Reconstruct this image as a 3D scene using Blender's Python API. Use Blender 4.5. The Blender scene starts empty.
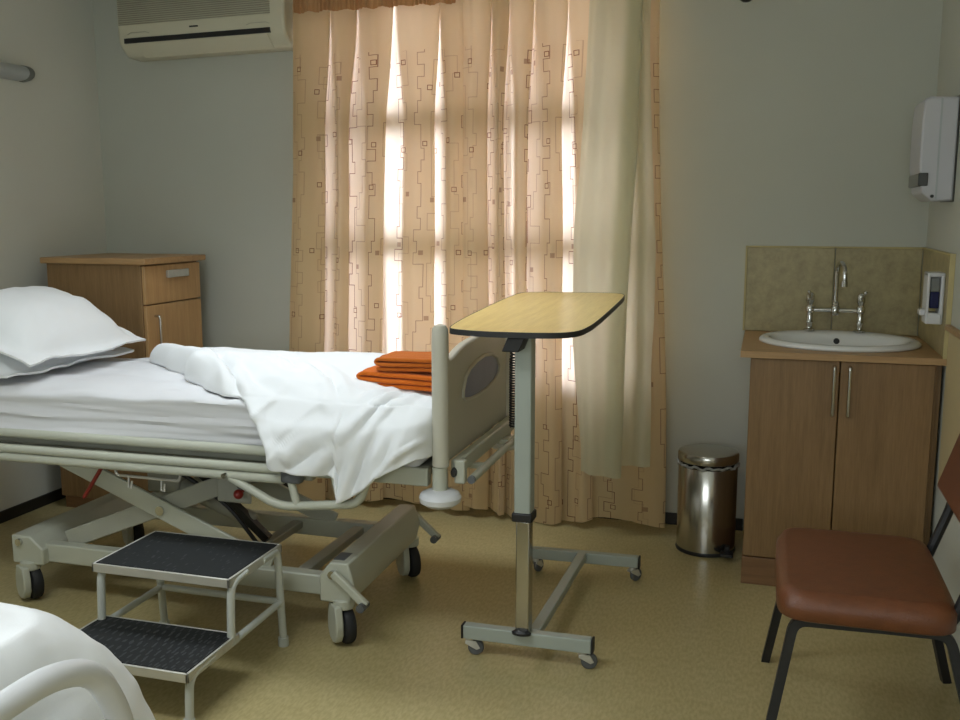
import bpy, bmesh, math, random
from mathutils import Vector, Matrix, noise
random.seed(7)
S = bpy.context.scene
COL = S.collection
PI = math.pi

# ------------------------------------------------------------------ materials
def newmat(name):
    m = bpy.data.materials.new(name); m.use_nodes = True
    nt = m.node_tree; nt.nodes.clear()
    out = nt.nodes.new('ShaderNodeOutputMaterial')
    return m, nt, out
def N(nt, t, **kw):
    n = nt.nodes.new(t)
    for k, v in kw.items(): setattr(n, k, v)
    return n
def setin(n, **kw):
    for k, v in kw.items(): n.inputs[k.replace('_', ' ')].default_value = v
def c4(c): return (c[0], c[1], c[2], 1)

def pm(name, col, rough=.5, metal=0, var=.06, scale=8, bump=0, bscale=60, spec=.5, stretch=(1,1,1), coat=0):
    """procedural principled material: base colour broken up by noise, optional noise bump"""
    m, nt, out = newmat(name)
    b = N(nt, 'ShaderNodeBsdfPrincipled'); nt.links.new(b.outputs[0], out.inputs[0])
    b.inputs['Roughness'].default_value = rough; b.inputs['Metallic'].default_value = metal
    b.inputs['Specular IOR Level'].default_value = spec; b.inputs['Coat Weight'].default_value = coat
    tc = N(nt, 'ShaderNodeTexCoord'); mp = N(nt, 'ShaderNodeMapping'); mp.inputs['Scale'].default_value = stretch
    nt.links.new(tc.outputs['Object'], mp.inputs[0])
    nz = N(nt, 'ShaderNodeTexNoise'); nz.inputs['Scale'].default_value = scale; nz.inputs['Detail'].default_value = 4
    nt.links.new(mp.outputs[0], nz.inputs['Vector'])
    rp = N(nt, 'ShaderNodeValToRGB')
    rp.color_ramp.elements[0].position = .3; rp.color_ramp.elements[1].position = .7
    rp.color_ramp.elements[0].color = c4([x*(1-var) for x in col]); rp.color_ramp.elements[1].color = c4([min(1,x*(1+var)) for x in col])
    nt.links.new(nz.outputs['Fac'], rp.inputs[0]); nt.links.new(rp.outputs[0], b.inputs['Base Color'])
    if bump:
        n2 = N(nt, 'ShaderNodeTexNoise'); n2.inputs['Scale'].default_value = bscale; n2.inputs['Detail'].default_value = 3
        nt.links.new(mp.outputs[0], n2.inputs['Vector'])
        bp = N(nt, 'ShaderNodeBump'); bp.inputs['Strength'].default_value = bump; bp.inputs['Distance'].default_value = .01
        nt.links.new(n2.outputs['Fac'], bp.inputs['Height']); nt.links.new(bp.outputs[0], b.inputs['Normal'])
    return m

def wood(name, c1, c2, axis='z', rough=.42, fine=1.0):
    m, nt, out = newmat(name)
    b = N(nt, 'ShaderNodeBsdfPrincipled'); nt.links.new(b.outputs[0], out.inputs[0])
    b.inputs['Roughness'].default_value = rough
    tc = N(nt, 'ShaderNodeTexCoord'); mp = N(nt, 'ShaderNodeMapping')
    st = {'z': (14, 14, .9), 'x': (.9, 14, 14), 'y': (14, .9, 14)}[axis]
    mp.inputs['Scale'].default_value = [s*fine for s in st]
    nt.links.new(tc.outputs['Object'], mp.inputs[0])
    nz = N(nt, 'ShaderNodeTexNoise'); nz.inputs['Scale'].default_value = 3; nz.inputs['Detail'].default_value = 6; nz.inputs['Distortion'].default_value = .6
    nt.links.new(mp.outputs[0], nz.inputs['Vector'])
    n2 = N(nt, 'ShaderNodeTexNoise'); n2.inputs['Scale'].default_value = 16; n2.inputs['Detail'].default_value = 3
    nt.links.new(mp.outputs[0], n2.inputs['Vector'])
    mx = N(nt, 'ShaderNodeMath', operation='MULTIPLY_ADD'); mx.inputs[1].default_value = .45
    ad = N(nt, 'ShaderNodeMath', operation='MULTIPLY'); ad.inputs[1].default_value = .6
    nt.links.new(nz.outputs['Fac'], ad.inputs[0]); nt.links.new(n2.outputs['Fac'], mx.inputs[0]); nt.links.new(ad.outputs[0], mx.inputs[2])
    rp = N(nt, 'ShaderNodeValToRGB'); rp.color_ramp.elements[0].position = .35; rp.color_ramp.elements[1].position = .68
    rp.color_ramp.elements[0].color = c4(c1); rp.color_ramp.elements[1].color = c4(c2)
    nt.links.new(mx.outputs[0], rp.inputs[0]); nt.links.new(rp.outputs[0], b.inputs['Base Color'])
    return m

def floor_mat():
    m, nt, out = newmat('vinyl_floor')
    b = N(nt, 'ShaderNodeBsdfPrincipled'); nt.links.new(b.outputs[0], out.inputs[0])
    tc = N(nt, 'ShaderNodeTexCoord')
    n1 = N(nt, 'ShaderNodeTexNoise'); n1.inputs['Scale'].default_value = 110; n1.inputs['Detail'].default_value = 2
    n2 = N(nt, 'ShaderNodeTexNoise'); n2.inputs['Scale'].default_value = 2.2; n2.inputs['Detail'].default_value = 4
    mp = N(nt, 'ShaderNodeMapping'); mp.inputs['Scale'].default_value = (1, .35, 1)
    nt.links.new(tc.outputs['Object'], mp.inputs[0])
    nt.links.new(mp.outputs[0], n1.inputs['Vector']); nt.links.new(tc.outputs['Object'], n2.inputs['Vector'])
    r1 = N(nt, 'ShaderNodeValToRGB'); r1.color_ramp.elements[0].position = .35; r1.color_ramp.elements[1].position = .65
    r1.color_ramp.elements[0].color = (.40, .335, .16, 1); r1.color_ramp.elements[1].color = (.49, .415, .215, 1)
    nt.links.new(n1.outputs['Fac'], r1.inputs[0])
    r2 = N(nt, 'ShaderNodeValToRGB'); r2.color_ramp.elements[0].position = .3; r2.color_ramp.elements[1].position = .75
    r2.color_ramp.elements[0].color = (.92, .9, .86, 1); r2.color_ramp.elements[1].color = (1, 1, 1, 1)
    nt.links.new(n2.outputs['Fac'], r2.inputs[0])
    mx = N(nt, 'ShaderNodeMix', data_type='RGBA', blend_type='MULTIPLY'); mx.inputs['Factor'].default_value = 1
    nt.links.new(r1.outputs[0], mx.inputs['A']); nt.links.new(r2.outputs[0], mx.inputs['B'])
    nt.links.new(mx.outputs['Result'], b.inputs['Base Color'])
    b.inputs['Roughness'].default_value = .3; b.inputs['Specular IOR Level'].default_value = .4
    bp = N(nt, 'ShaderNodeBump'); bp.inputs['Strength'].default_value = .06; bp.inputs['Distance'].default_value = .01
    n3 = N(nt, 'ShaderNodeTexNoise'); n3.inputs['Scale'].default_value = 14; nt.links.new(tc.outputs['Object'], n3.inputs['Vector'])
    nt.links.new(n3.outputs['Fac'], bp.inputs['Height']); nt.links.new(bp.outputs[0], b.inputs['Normal'])
    return m

def stone_mat():
    m, nt, out = newmat('mottled_stone_tile')
    b = N(nt, 'ShaderNodeBsdfPrincipled'); nt.links.new(b.outputs[0], out.inputs[0]); b.inputs['Roughness'].default_value = .38
    tc = N(nt, 'ShaderNodeTexCoord')
    n1 = N(nt, 'ShaderNodeTexNoise'); n1.inputs['Scale'].default_value = 16; n1.inputs['Detail'].default_value = 9; n1.inputs['Roughness'].default_value = .75; n1.inputs['Distortion'].default_value = .15
    nt.links.new(tc.outputs['Object'], n1.inputs['Vector'])
    r = N(nt, 'ShaderNodeValToRGB'); e = r.color_ramp.elements
    e[0].position = .3; e[0].color = (.25, .205, .095, 1); e[1].position = .72; e[1].color = (.47, .395, .20, 1)
    x = e.new(.5); x.color = (.36, .305, .15, 1)
    nt.links.new(n1.outputs['Fac'], r.inputs[0]); nt.links.new(r.outputs[0], b.inputs['Base Color'])
    return m

def cloth_mat(name, col, transl=.0, tcol=None, rough=.9, weave=.15, wscale=260):
    m, nt, out = newmat(name)
    tc = N(nt, 'ShaderNodeTexCoord')
    nz = N(nt, 'ShaderNodeTexNoise'); nz.inputs['Scale'].default_value = wscale; nz.inputs['Detail'].default_value = 2
    nt.links.new(tc.outputs['Object'], nz.inputs['Vector'])
    bp = N(nt, 'ShaderNodeBump'); bp.inputs['Strength'].default_value = weave; bp.inputs['Distance'].default_value = .002
    nt.links.new(nz.outputs['Fac'], bp.inputs['Height'])
    d = N(nt, 'ShaderNodeBsdfPrincipled'); d.inputs['Base Color'].default_value = c4(col); d.inputs['Roughness'].default_value = rough
    d.inputs['Specular IOR Level'].default_value = .15; d.inputs['Sheen Weight'].default_value = .1
    nt.links.new(bp.outputs[0], d.inputs['Normal'])
    if transl:
        t = N(nt, 'ShaderNodeBsdfTranslucent'); t.inputs['Color'].default_value = c4(tcol or col)
        mx = N(nt, 'ShaderNodeMixShader'); mx.inputs[0].default_value = transl
        nt.links.new(d.outputs[0], mx.inputs[1]); nt.links.new(t.outputs[0], mx.inputs[2]); nt.links.new(mx.outputs[0], out.inputs[0])
    else:
        nt.links.new(d.outputs[0], out.inputs[0])
    return m

def curtain_mat():
    """peach cotton with woven meandering brown lines and small squares, laid out in cloth UVs (metres)"""
    m, nt, out = newmat('patterned_curtain_cloth')
    L = nt.links.new
    def M(op, a, b=None, c=None):
        n = N(nt, 'ShaderNodeMath', operation=op)
        for i, v in enumerate((a, b, c)):
            if v is None: continue
            if isinstance(v, (int, float)): n.inputs[i].default_value = v
            else: L(v, n.inputs[i])
        return n.outputs[0]
    uv = N(nt, 'ShaderNodeUVMap'); uv.uv_map = 'UVMap'
    sp = N(nt, 'ShaderNodeSeparateXYZ'); L(uv.outputs[0], sp.inputs[0]); u, v = sp.outputs[0], sp.outputs[1]
    def rnd(a, b, seed):
        cx = N(nt, 'ShaderNodeCombineXYZ')
        L(M('ADD', a, seed), cx.inputs[0])
        if isinstance(b, float): cx.inputs[1].default_value = b
        else: L(b, cx.inputs[1])
        w = N(nt, 'ShaderNodeTexWhiteNoise', noise_dimensions='2D'); L(cx.outputs[0], w.inputs['Vector'])
        return w.outputs['Value']
    def meander(p, h, w, seed, uoff):
        uu = M('DIVIDE', M('ADD', u, uoff), p); i = M('FLOOR', uu); fu = M('SUBTRACT', uu, i)
        vv = M('DIVIDE', M('ADD', v, M('MULTIPLY', rnd(i, 3.5, seed+40.), .3)), h); k = M('FLOOR', vv); fv = M('SUBTRACT', vv, k)
        def cc(kk): return M('MULTIPLY_ADD', M('FLOOR', M('MULTIPLY', rnd(i, kk, seed), 3.99)), .13, .3)
        c0 = cc(k); c1 = cc(M('SUBTRACT', k, 1.))
        vert = M('LESS_THAN', M('ABSOLUTE', M('SUBTRACT', fu, c0)), w/p)
        lo = M('MINIMUM', c0, c1); hi = M('MAXIMUM', c0, c1)
        hor = M('MULTIPLY', M('LESS_THAN', fv, 2*w/h), M('MULTIPLY', M('GREATER_THAN', fu, M('SUBTRACT', lo, w/p)), M('LESS_THAN', fu, M('ADD', hi, w/p))))
        on = M('MULTIPLY_ADD', rnd(i, 9.5, seed+11.), .75, .25)
        return M('MULTIPLY', M('MAXIMUM', vert, hor), on)
    def squares(p, h, seed, uoff):
        uu = M('DIVIDE', M('ADD', u, uoff), p); i = M('FLOOR', uu)
        vv = M('DIVIDE', v, h); k = M('FLOOR', vv)
        du = M('MULTIPLY', M('SUBTRACT', M('SUBTRACT', uu, i), M('MULTIPLY_ADD', rnd(i, k, seed), .5, .25)), p)
        dv = M('MULTIPLY', M('SUBTRACT', M('SUBTRACT', vv, k), M('MULTIPLY_ADD', rnd(i, k, seed+5.), .5, .25)), h)
        d = M('MAXIMUM', M('ABSOLUTE', du), M('ABSOLUTE', dv))
        r = rnd(i, k, seed+9.)
        outline = M('MULTIPLY', M('MULTIPLY', M('LESS_THAN', d, .0115), M('GREATER_THAN', d, .0082)), M('LESS_THAN', r, .55))
        solid = M('MULTIPLY', M('MULTIPLY', M('LESS_THAN', d, .0105), M('GREATER_THAN', r, .62)), .6)
        return M('MAXIMUM', outline, solid)
    pat = M('MAXIMUM', meander(.115, .052, .0017, 1., 0.), M('MULTIPLY', meander(.148, .075, .0016, 21., .05), .6))
    pat = M('MAXIMUM', pat, squares(.12, .27, 3., .03))
    # no print in the gathered heading
    pat = M('MULTIPLY', pat, M('LESS_THAN', v, 2.13))
    nz = N(nt, 'ShaderNodeTexNoise'); nz.inputs['Scale'].default_value = 5; L(uv.outputs[0], nz.inputs['Vector'])
    def mixc(a, b, f):
        n = N(nt, 'ShaderNodeMix', data_type='RGBA')
        n.inputs['A'].default_value = c4(a); n.inputs['B'].default_value = c4(b); L(f, n.inputs['Factor']); return n.outputs['Result']
    dcol = mixc((.70, .535, .29), (.23, .10, .055), pat)
    tcol = mixc((1, .93, .845), (.45, .24, .18), pat)
    d = N(nt, 'ShaderNodeBsdfDiffuse'); L(dcol, d.inputs['Color'])
    t = N(nt, 'ShaderNodeBsdfTranslucent'); L(tcol, t.inputs['Color'])
    mx = N(nt, 'ShaderNodeMixShader'); mx.inputs[0].default_value = .5
    L(d.outputs[0], mx.inputs[1]); L(t.outputs[0], mx.inputs[2]); L(mx.outputs[0], out.inputs[0])
    wv = N(nt, 'ShaderNodeTexNoise'); wv.inputs['Scale'].default_value = 300; L(uv.outputs[0], wv.inputs['Vector'])
    bp = N(nt, 'ShaderNodeBump'); bp.inputs['Strength'].default_value = .12; bp.inputs['Distance'].default_value = .002
    L(wv.outputs['Fac'], bp.inputs['Height']); L(bp.outputs[0], d.inputs['Normal'])
    return m

def glass_mat():
    m, nt, out = newmat('window_glass')
    t = N(nt, 'ShaderNodeBsdfTransparent'); t.inputs['Color'].default_value = (.96, .97, .97, 1)
    g = N(nt, 'ShaderNodeBsdfGlossy'); g.inputs['Roughness'].default_value = .02
    f = N(nt, 'ShaderNodeFresnel'); f.inputs['IOR'].default_value = 1.45
    mx = N(nt, 'ShaderNodeMixShader')
    nt.links.new(f.outputs[0], mx.inputs[0]); nt.links.new(t.outputs[0], mx.inputs[1]); nt.links.new(g.outputs[0], mx.inputs[2]); nt.links.new(mx.outputs[0], out.inputs[0])
    return m

def tread_mat():
    m, nt, out = newmat('black_ribbed_rubber')
    b = N(nt, 'ShaderNodeBsdfPrincipled'); nt.links.new(b.outputs[0], out.inputs[0])
    b.inputs['Roughness'].default_value = .6; b.inputs['Specular IOR Level'].default_value = .3
    tc = N(nt, 'ShaderNodeTexCoord')
    def bars(rot):
        mp = N(nt, 'ShaderNodeMapping'); mp.inputs['Rotation'].default_value = (0, 0, rot); mp.inputs['Scale'].default_value = (55, 17, 1)
        nt.links.new(tc.outputs['Object'], mp.inputs[0])
        br = N(nt, 'ShaderNodeTexVoronoi'); br.inputs['Scale'].default_value = 1.0; br.inputs['Randomness'].default_value = .25
        nt.links.new(mp.outputs[0], br.inputs['Vector']); return br.outputs['Distance']
    mn = N(nt, 'ShaderNodeMath', operation='MINIMUM'); nt.links.new(bars(.8), mn.inputs[0]); nt.links.new(bars(-.8), mn.inputs[1])
    lt = N(nt, 'ShaderNodeMath', operation='LESS_THAN'); lt.inputs[1].default_value = .2; nt.links.new(mn.outputs[0], lt.inputs[0])
    bp = N(nt, 'ShaderNodeBump'); bp.inputs['Strength'].default_value = .9; bp.inputs['Distance'].default_value = .004
    nt.links.new(lt.outputs[0], bp.inputs['Height']); nt.links.new(bp.outputs[0], b.inputs['Normal'])
    mc = N(nt, 'ShaderNodeMix', data_type='RGBA'); mc.inputs['A'].default_value = (.014, .016, .017, 1); mc.inputs['B'].default_value = (.045, .048, .05, 1)
    nt.links.new(lt.outputs[0], mc.inputs['Factor']); nt.links.new(mc.outputs['Result'], b.inputs['Base Color'])
    return m

MT = dict(
    wall_lit=pm('brightened_side_wall', (.645, .655, .60), .75, var=.015, scale=3, bump=.05, bscale=140, spec=.25),  # wall paint made lighter for the left wall, extra light put into the colour
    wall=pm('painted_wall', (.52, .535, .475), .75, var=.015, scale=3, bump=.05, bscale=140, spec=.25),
    ceil=pm('ceiling_paint', (.68, .68, .64), .85, var=.02, spec=.2),
    floor=floor_mat(), stone=stone_mat(), curtain=curtain_mat(), glass=glass_mat(), tread=tread_mat(),
    dado=pm('cream_dado_paint', (.55, .46, .26), .6, var=.03),
    dark=pm('dark_skirting', (.02, .018, .015), .5),
    pvc=pm('window_frame_paint', (.75, .75, .73), .4),
    wood=wood('oak_laminate', (.20, .115, .045), (.28, .165, .07)),
    woodl=wood('pale_oak_laminate', (.43, .25, .105), (.54, .335, .15)),
    woodx=wood('oak_worktop_laminate', (.36, .21, .09), (.47, .29, .13), 'x'),
    plinth=wood('plinth_laminate', (.17, .085, .035), (.24, .125, .055), 'x'),
    wtop=wood('golden_oak_tabletop', (.74, .53, .17), (.90, .68, .27), 'y', .3, .9),
    black=pm('black_plastic', (.012, .012, .013), .45),
    rubber=pm('black_rubber', (.012, .012, .013), .7),
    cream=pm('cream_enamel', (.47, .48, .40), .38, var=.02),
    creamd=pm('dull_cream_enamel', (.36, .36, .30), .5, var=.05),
    board=pm('footboard_plastic', (.50, .48, .40), .4, var=.015),
    blue=pm('grey_blue_plastic', (.20, .215, .32), .45),
    stool=pm('white_stool_tube', (.52, .545, .51), .4, var=.02),
    tube=pm('sage_white_tube', (.35, .385, .345), .38, var=.02),
    white=pm('white_plastic', (.66, .67, .69), .35, var=.01), disp=pm('cool_white_plastic', (.50, .50, .53), .35, var=.01),
    ac=pm('ivory_plastic', (.60, .575, .44), .4, var=.01),
    acd=pm('ivory_grille', (.36, .34, .26), .5, var=.05),
    lamp=pm('grey_lamp_diffuser', (.40, .43, .44), .4),
    lampd=pm('lamp_endcap', (.16, .17, .16), .5),
    chrome=pm('chrome', (.62, .62, .60), .12, 1, var=.02),
    steel=pm('polished_steel', (.50, .48, .44), .2, 1, var=.06, scale=3, stretch=(1,1,.1)),
    alu=pm('brushed_aluminium', (.58, .57, .52), .42, .45, var=.05, stretch=(1,8,8)),
    grey=pm('grey_plastic', (.10, .105, .11), .5),
    ceramic=pm('white_ceramic', (.78, .79, .78), .12, var=.01, coat=.4),
    vinyl=pm('brown_vinyl', (.135, .044, .016), .36, var=.12, scale=30, bump=.18, bscale=220),
    vinyld=pm('red_brown_vinyl', (.12, .036, .015), .42, var=.08, scale=20),
    red=pm('red_plastic', (.25, .02, .012), .4),
    linen=cloth_mat('white_bed_linen', (.77, .785, .795)),
    sheet=cloth_mat('white_fitted_sheet', (.66, .66, .675)),
    creamc=cloth_mat('cream_curtain_lining', (.55, .53, .365), .5, (.97, .98, .88), weave=.1), dimming_strip=cloth_mat('dimming_strip_cloth', (.6, .55, .45), .45, (1, .93, .90), weave=.1),
    towel=cloth_mat('orange_towelling', (.60, .135, .012), weave=1.0, wscale=420),
    towel2=cloth_mat('dark_orange_towelling', (.50, .125, .014), weave=1.0, wscale=420),
    bag=pm('clear_bin_liner', (.33, .33, .31), .3, var=.4, scale=60),
    soap=pm('dark_blue_soap', (.012, .014, .07), .15),
    bottle=pm('clear_soap_bottle', (.20, .21, .20), .2),
    trim=pm('yellow_tile_trim', (.50, .42, .20), .45),
    dgrey=pm('dark_window_plastic', (.045, .045, .04), .3),
    mgrey=pm('smoked_window_plastic', (.16, .155, .135), .3),
    bronze=pm('dark_bronze', (.03, .025, .02), .4, .6),
    ink=pm('grey_print', (.06, .06, .055), .6),
)

# ------------------------------------------------------------------ mesh builder
class MB:
    def __init__(s): s.bm = bmesh.new()
    def box(s, x0, x1, y0, y1, z0, z1, M=None):
        vs = [s.bm.verts.new((x, y, z)) for x in (x0, x1) for y in (y0, y1) for z in (z0, z1)]
        for f in ((0,1,3,2),(4,6,7,5),(0,4,5,1),(2,3,7,6),(0,2,6,4),(1,5,7,3)): s.bm.faces.new([vs[i] for i in f])
        if M is not None:
            for v in vs: v.co = M @ v.co
        return s
    def bar(s, p, q, w, h, up=(0,0,1)):
        """rectangular bar from p to q, w across, h along up"""
        p, q = Vector(p), Vector(q); d = (q-p).normalized(); a = d.cross(Vector(up)).normalized(); u = a.cross(d).normalized()
        vs = [s.bm.verts.new(c + a*(i*w/2) + u*(j*h/2)) for c in (p, q) for i, j in ((-1,-1),(1,-1),(1,1),(-1,1))]
        for f in ((0,1,2,3),(7,6,5,4),(0,4,5,1),(1,5,6,2),(2,6,7,3),(3,7,4,0)): s.bm.faces.new([vs[i] for i in f])
        return s
    def tube(s, pts, r, seg=12, cap=True, fillet=0, closed=False):
        pts = [Vector(p) for p in pts]
        if fillet: pts = fil(pts, fillet)
        n = len(pts); rings = []; prev = None
        for i, p in enumerate(pts):
            if closed: d = (pts[(i+1) % n]-pts[i-1]).normalized()
            else: d = (pts[min(i+1, n-1)]-pts[max(i-1, 0)]).normalized()
            if prev is None:
                a = d.orthogonal().normalized()
            else:
                a = (prev - d*prev.dot(d)); a = a.normalized() if a.length > 1e-6 else d.orthogonal().normalized()
            prev = a; b = d.cross(a)
            rr = r[i] if isinstance(r, (list, tuple)) else r
            rings.append([s.bm.verts.new(p + (a*math.cos(2*PI*k/seg)+b*math.sin(2*PI*k/seg))*rr) for k in range(seg)])
        m = n if closed else n-1
        for i in range(m):
            A, B = rings[i], rings[(i+1) % n]
            for k in range(seg): s.bm.faces.new((A[k], A[(k+1) % seg], B[(k+1) % seg], B[k]))
        if cap and not closed:
            s.bm.faces.new(rings[0][::-1]); s.bm.faces.new(rings[-1])
        return s
    def cyl(s, p, q, r, seg=20): return s.tube([p, q], r, seg)
    def lathe(s, c, prof, seg=32, sx=1, sy=1, axis='z', cap=False):
        rings = []
        for r, h in prof:
            ring = []
            for k in range(seg):
                t = 2*PI*k/seg; a, b = r*math.cos(t)*sx, r*math.sin(t)*sy
                co = {'z': (a, b, h), 'x': (h, a, b), 'y': (a, h, b)}[axis]
                ring.append(s.bm.verts.new(Vector(c)+Vector(co)))
            rings.append(ring)
        for A, B in zip(rings, rings[1:]):
            for k in range(seg): s.bm.faces.new((A[k], A[(k+1) % seg], B[(k+1) % seg], B[k]))
        for R in (rings[0], rings[-1]): s.bm.faces.new(R)
        return s
    def prism(s, outline, vec):
        """closed 3-D outline pushed along vec"""
        v = Vector(vec); A = [s.bm.verts.new(Vector(p)) for p in outline]; B = [s.bm.verts.new(Vector(p)+v) for p in outline]
        n = len(A); s.bm.faces.new(A[::-1]); s.bm.faces.new(B)
        for i in range(n): s.bm.faces.new((A[i], A[(i+1) % n], B[(i+1) % n], B[i]))
        return s
    def sphere(s, c, r, sx=1, sy=1, sz=1, seg=16):
        bmesh.ops.create_uvsphere(s.bm, u_segments=seg, v_segments=seg//2, radius=r, matrix=Matrix.Translation(c) @ Matrix.Diagonal((sx, sy, sz, 1)))
        return s
    def grid(s, rows, uvs=None):
        V = [[s.bm.verts.new(p) for p in r] for r in rows]
        lay = s.bm.loops.layers.uv.new('UVMap') if uvs else None
        for i in range(len(V)-1):
            for j in range(len(V[0])-1):
                f = s.bm.faces.new((V[i][j], V[i][j+1], V[i+1][j+1], V[i+1][j]))
                if lay:
                    for l, (a, b) in zip(f.loops, ((i,j),(i,j+1),(i+1,j+1),(i+1,j))): l[lay].uv = uvs[a][b]
        return s

def fil(pts, r, n=6):
    out = [pts[0]]
    for a, b, c in zip(pts, pts[1:], pts[2:]):
        u, w = (a-b), (c-b); k = min(r, u.length*.49, w.length*.49)
        p, q = b+u.normalized()*k, b+w.normalized()*k
        for i in range(n+1):
            t = i/n; out.append(p*(1-t)**2 + b*2*t*(1-t) + q*t*t)
    out.append(pts[-1]); return out

def world_loc(o):
    v = Vector((0, 0, 0))
    while o: v += o.location; o = o.parent
    return v

def obj(name, mb, mat, parent=None, bev=0, smooth=True, angle=40, seg=2, keepnormals=False):
    me = bpy.data.meshes.new(name)
    if not keepnormals: bmesh.ops.recalc_face_normals(mb.bm, faces=mb.bm.faces)
    mb.bm.to_mesh(me); mb.bm.free()
    o = bpy.data.objects.new(name, me); COL.objects.link(o)
    me.materials.append(MT[mat] if isinstance(mat, str) else mat)
    if parent is None:
        xs = [v.co.x for v in me.vertices]; ys = [v.co.y for v in me.vertices]; zs = [v.co.z for v in me.vertices]
        base = Vector(((min(xs)+max(xs))/2, (min(ys)+max(ys))/2, min(zs)))
        o.location = base
    else:
        base = world_loc(parent); o.parent = parent
    me.transform(Matrix.Translation(-base))
    if smooth:
        me.shade_smooth(); me.set_sharp_from_angle(angle=math.radians(angle))
    if bev:
        m = o.modifiers.new('bevel', 'BEVEL'); m.width = bev; m.segments = seg; m.limit_method = 'ANGLE'; m.angle_limit = math.radians(35)
        m.harden_normals = False
    return o

def tag(o, label, cat, group=None):
    o['label'] = label; o['category'] = cat
    if group: o['group'] = group
    return o
def thing(name, loc, label, cat, group=None):
    o = bpy.data.objects.new(name, None); COL.objects.link(o); o.location = loc; o.empty_display_size = .1
    return tag(o, label, cat, group)
def struct(name, mb, mat, parent=None, **k):
    o = obj(name, mb, mat, parent, **k)
    if parent is None: o['kind'] = 'structure'
    return o
def fb(x, y, z, oct=3):
    return noise.fractal(Vector((x, y, z)), 1.0, 2.0, oct)
def ss(a, b, x):
    t = max(0., min(1., (x-a)/(b-a))); return t*t*(3-2*t)

# ------------------------------------------------------------------ the room
XL, XR, YB, YF, ZC = -3.345, .620, 4.37, -1.6, 2.56
struct('floor', MB().box(XL-.1, XR+.1, YF-.1, YB+.1, -.1, 0), 'floor', smooth=False)
struct('ceiling', MB().box(XL-.1, XR+.1, YF-.1, YB+.1, ZC, ZC+.1), 'ceil', smooth=False)
SY0, SY1, SZ0, SZ1 = -1.2, .9, 1.1, 2.1
struct('wall_left', MB().box(XL-.1, XL, YF-.1, SY0, 0, ZC).box(XL-.1, XL, SY1, YB+.1, 0, ZC).box(XL-.1, XL, SY0, SY1, 0, SZ0).box(XL-.1, XL, SY0, SY1, SZ1, ZC), 'wall_lit', smooth=False)
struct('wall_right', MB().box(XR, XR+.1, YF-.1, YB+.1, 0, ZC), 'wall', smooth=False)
WX0, WX1, WZ0, WZ1 = -2.10, -.50, .60, 2.40
def wall_hole(name, y0, y1, x0, x1, z0, z1):
    m = MB()
    m.box(XL, x0, y0, y1, 0, ZC); m.box(x1, XR, y0, y1, 0, ZC); m.box(x0, x1, y0, y1, 0, z0); m.box(x0, x1, y0, y1, z1, ZC)
    return struct(name, m, 'wall', smooth=False)
wall_hole('wall_back', YB, YB+.1, WX0, WX1, WZ0, WZ1)
FX0, FX1, FZ0, FZ1 = -1.5, .5, 1.1, 2.1
wall_hole('wall_front', YF-.1, YF, FX0, FX1, FZ0, FZ1)

def window(name, x0, x1, z0, z1, y, bars_z, bars_x, bw=.075):
    m = MB()
    m.box(x0, x0+.05, y, y+.05, z0, z1); m.box(x1-.05, x1, y, y+.05, z0, z1)
    m.box(x0, x1, y, y+.05, z0, z0+.05); m.box(x0, x1, y, y+.05, z1-.05, z1)
    f = struct(name, m, 'pvc', bev=.004)
    b = MB()
    for z in bars_z: b.box(x0+.05, x1-.05, y+.002, y+.048, z-bw/2, z+bw/2)
    for x in bars_x: b.box(x-.02, x+.02, y+.004, y+.046, z0+.05, z1-.05)
    obj('glazing_bars', b, 'pvc', f, bev=.004)
    obj('window_pane', MB().box(x0+.05, x1-.05, y+.022, y+.028, z0+.05, z1-.05), 'glass', f, smooth=False)
    return f
window('window_1', WX0, WX1, WZ0, WZ1, YB+.01, (1.26, 1.825), (), .10)
window('window_2', FX0, FX1, FZ0, FZ1, YF-.07, (1.6,), (-.5,), .04)
m = MB()
for a, b, c, d in ((SY0, SY0+.05, SZ0, SZ1), (SY1-.05, SY1, SZ0, SZ1), (SY0+.05, SY1-.05, SZ0, SZ0+.05), (SY0+.05, SY1-.05, SZ1-.05, SZ1), (-.17, -.13, SZ0+.05, SZ1-.05)): m.box(XL-.07, XL-.02, a, b, c, d)
w3 = struct('window_3', m, 'pvc', bev=.003)
obj('window_pane', MB().box(XL-.048, XL-.042, SY0+.05, SY1-.05, SZ0+.05, SZ1-.05), 'glass', w3, smooth=False)
struct('baseboard_left', MB().box(XL, XL+.012, YF, YB-.012, 0, .055), 'dark', bev=.003)
struct('baseboard_back', MB().box(XL, -.06, YB-.012, YB, 0, .055), 'dark', bev=.003)
struct('trim_1', MB().box(XR-.006, XR, YF, 3.685, .45, 1.012), 'dado', smooth=False)
struct('trim_2', MB().box(XR-.02, XR, YF, 3.685, 1.012, 1.032), 'woodx', bev=.004)

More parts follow.
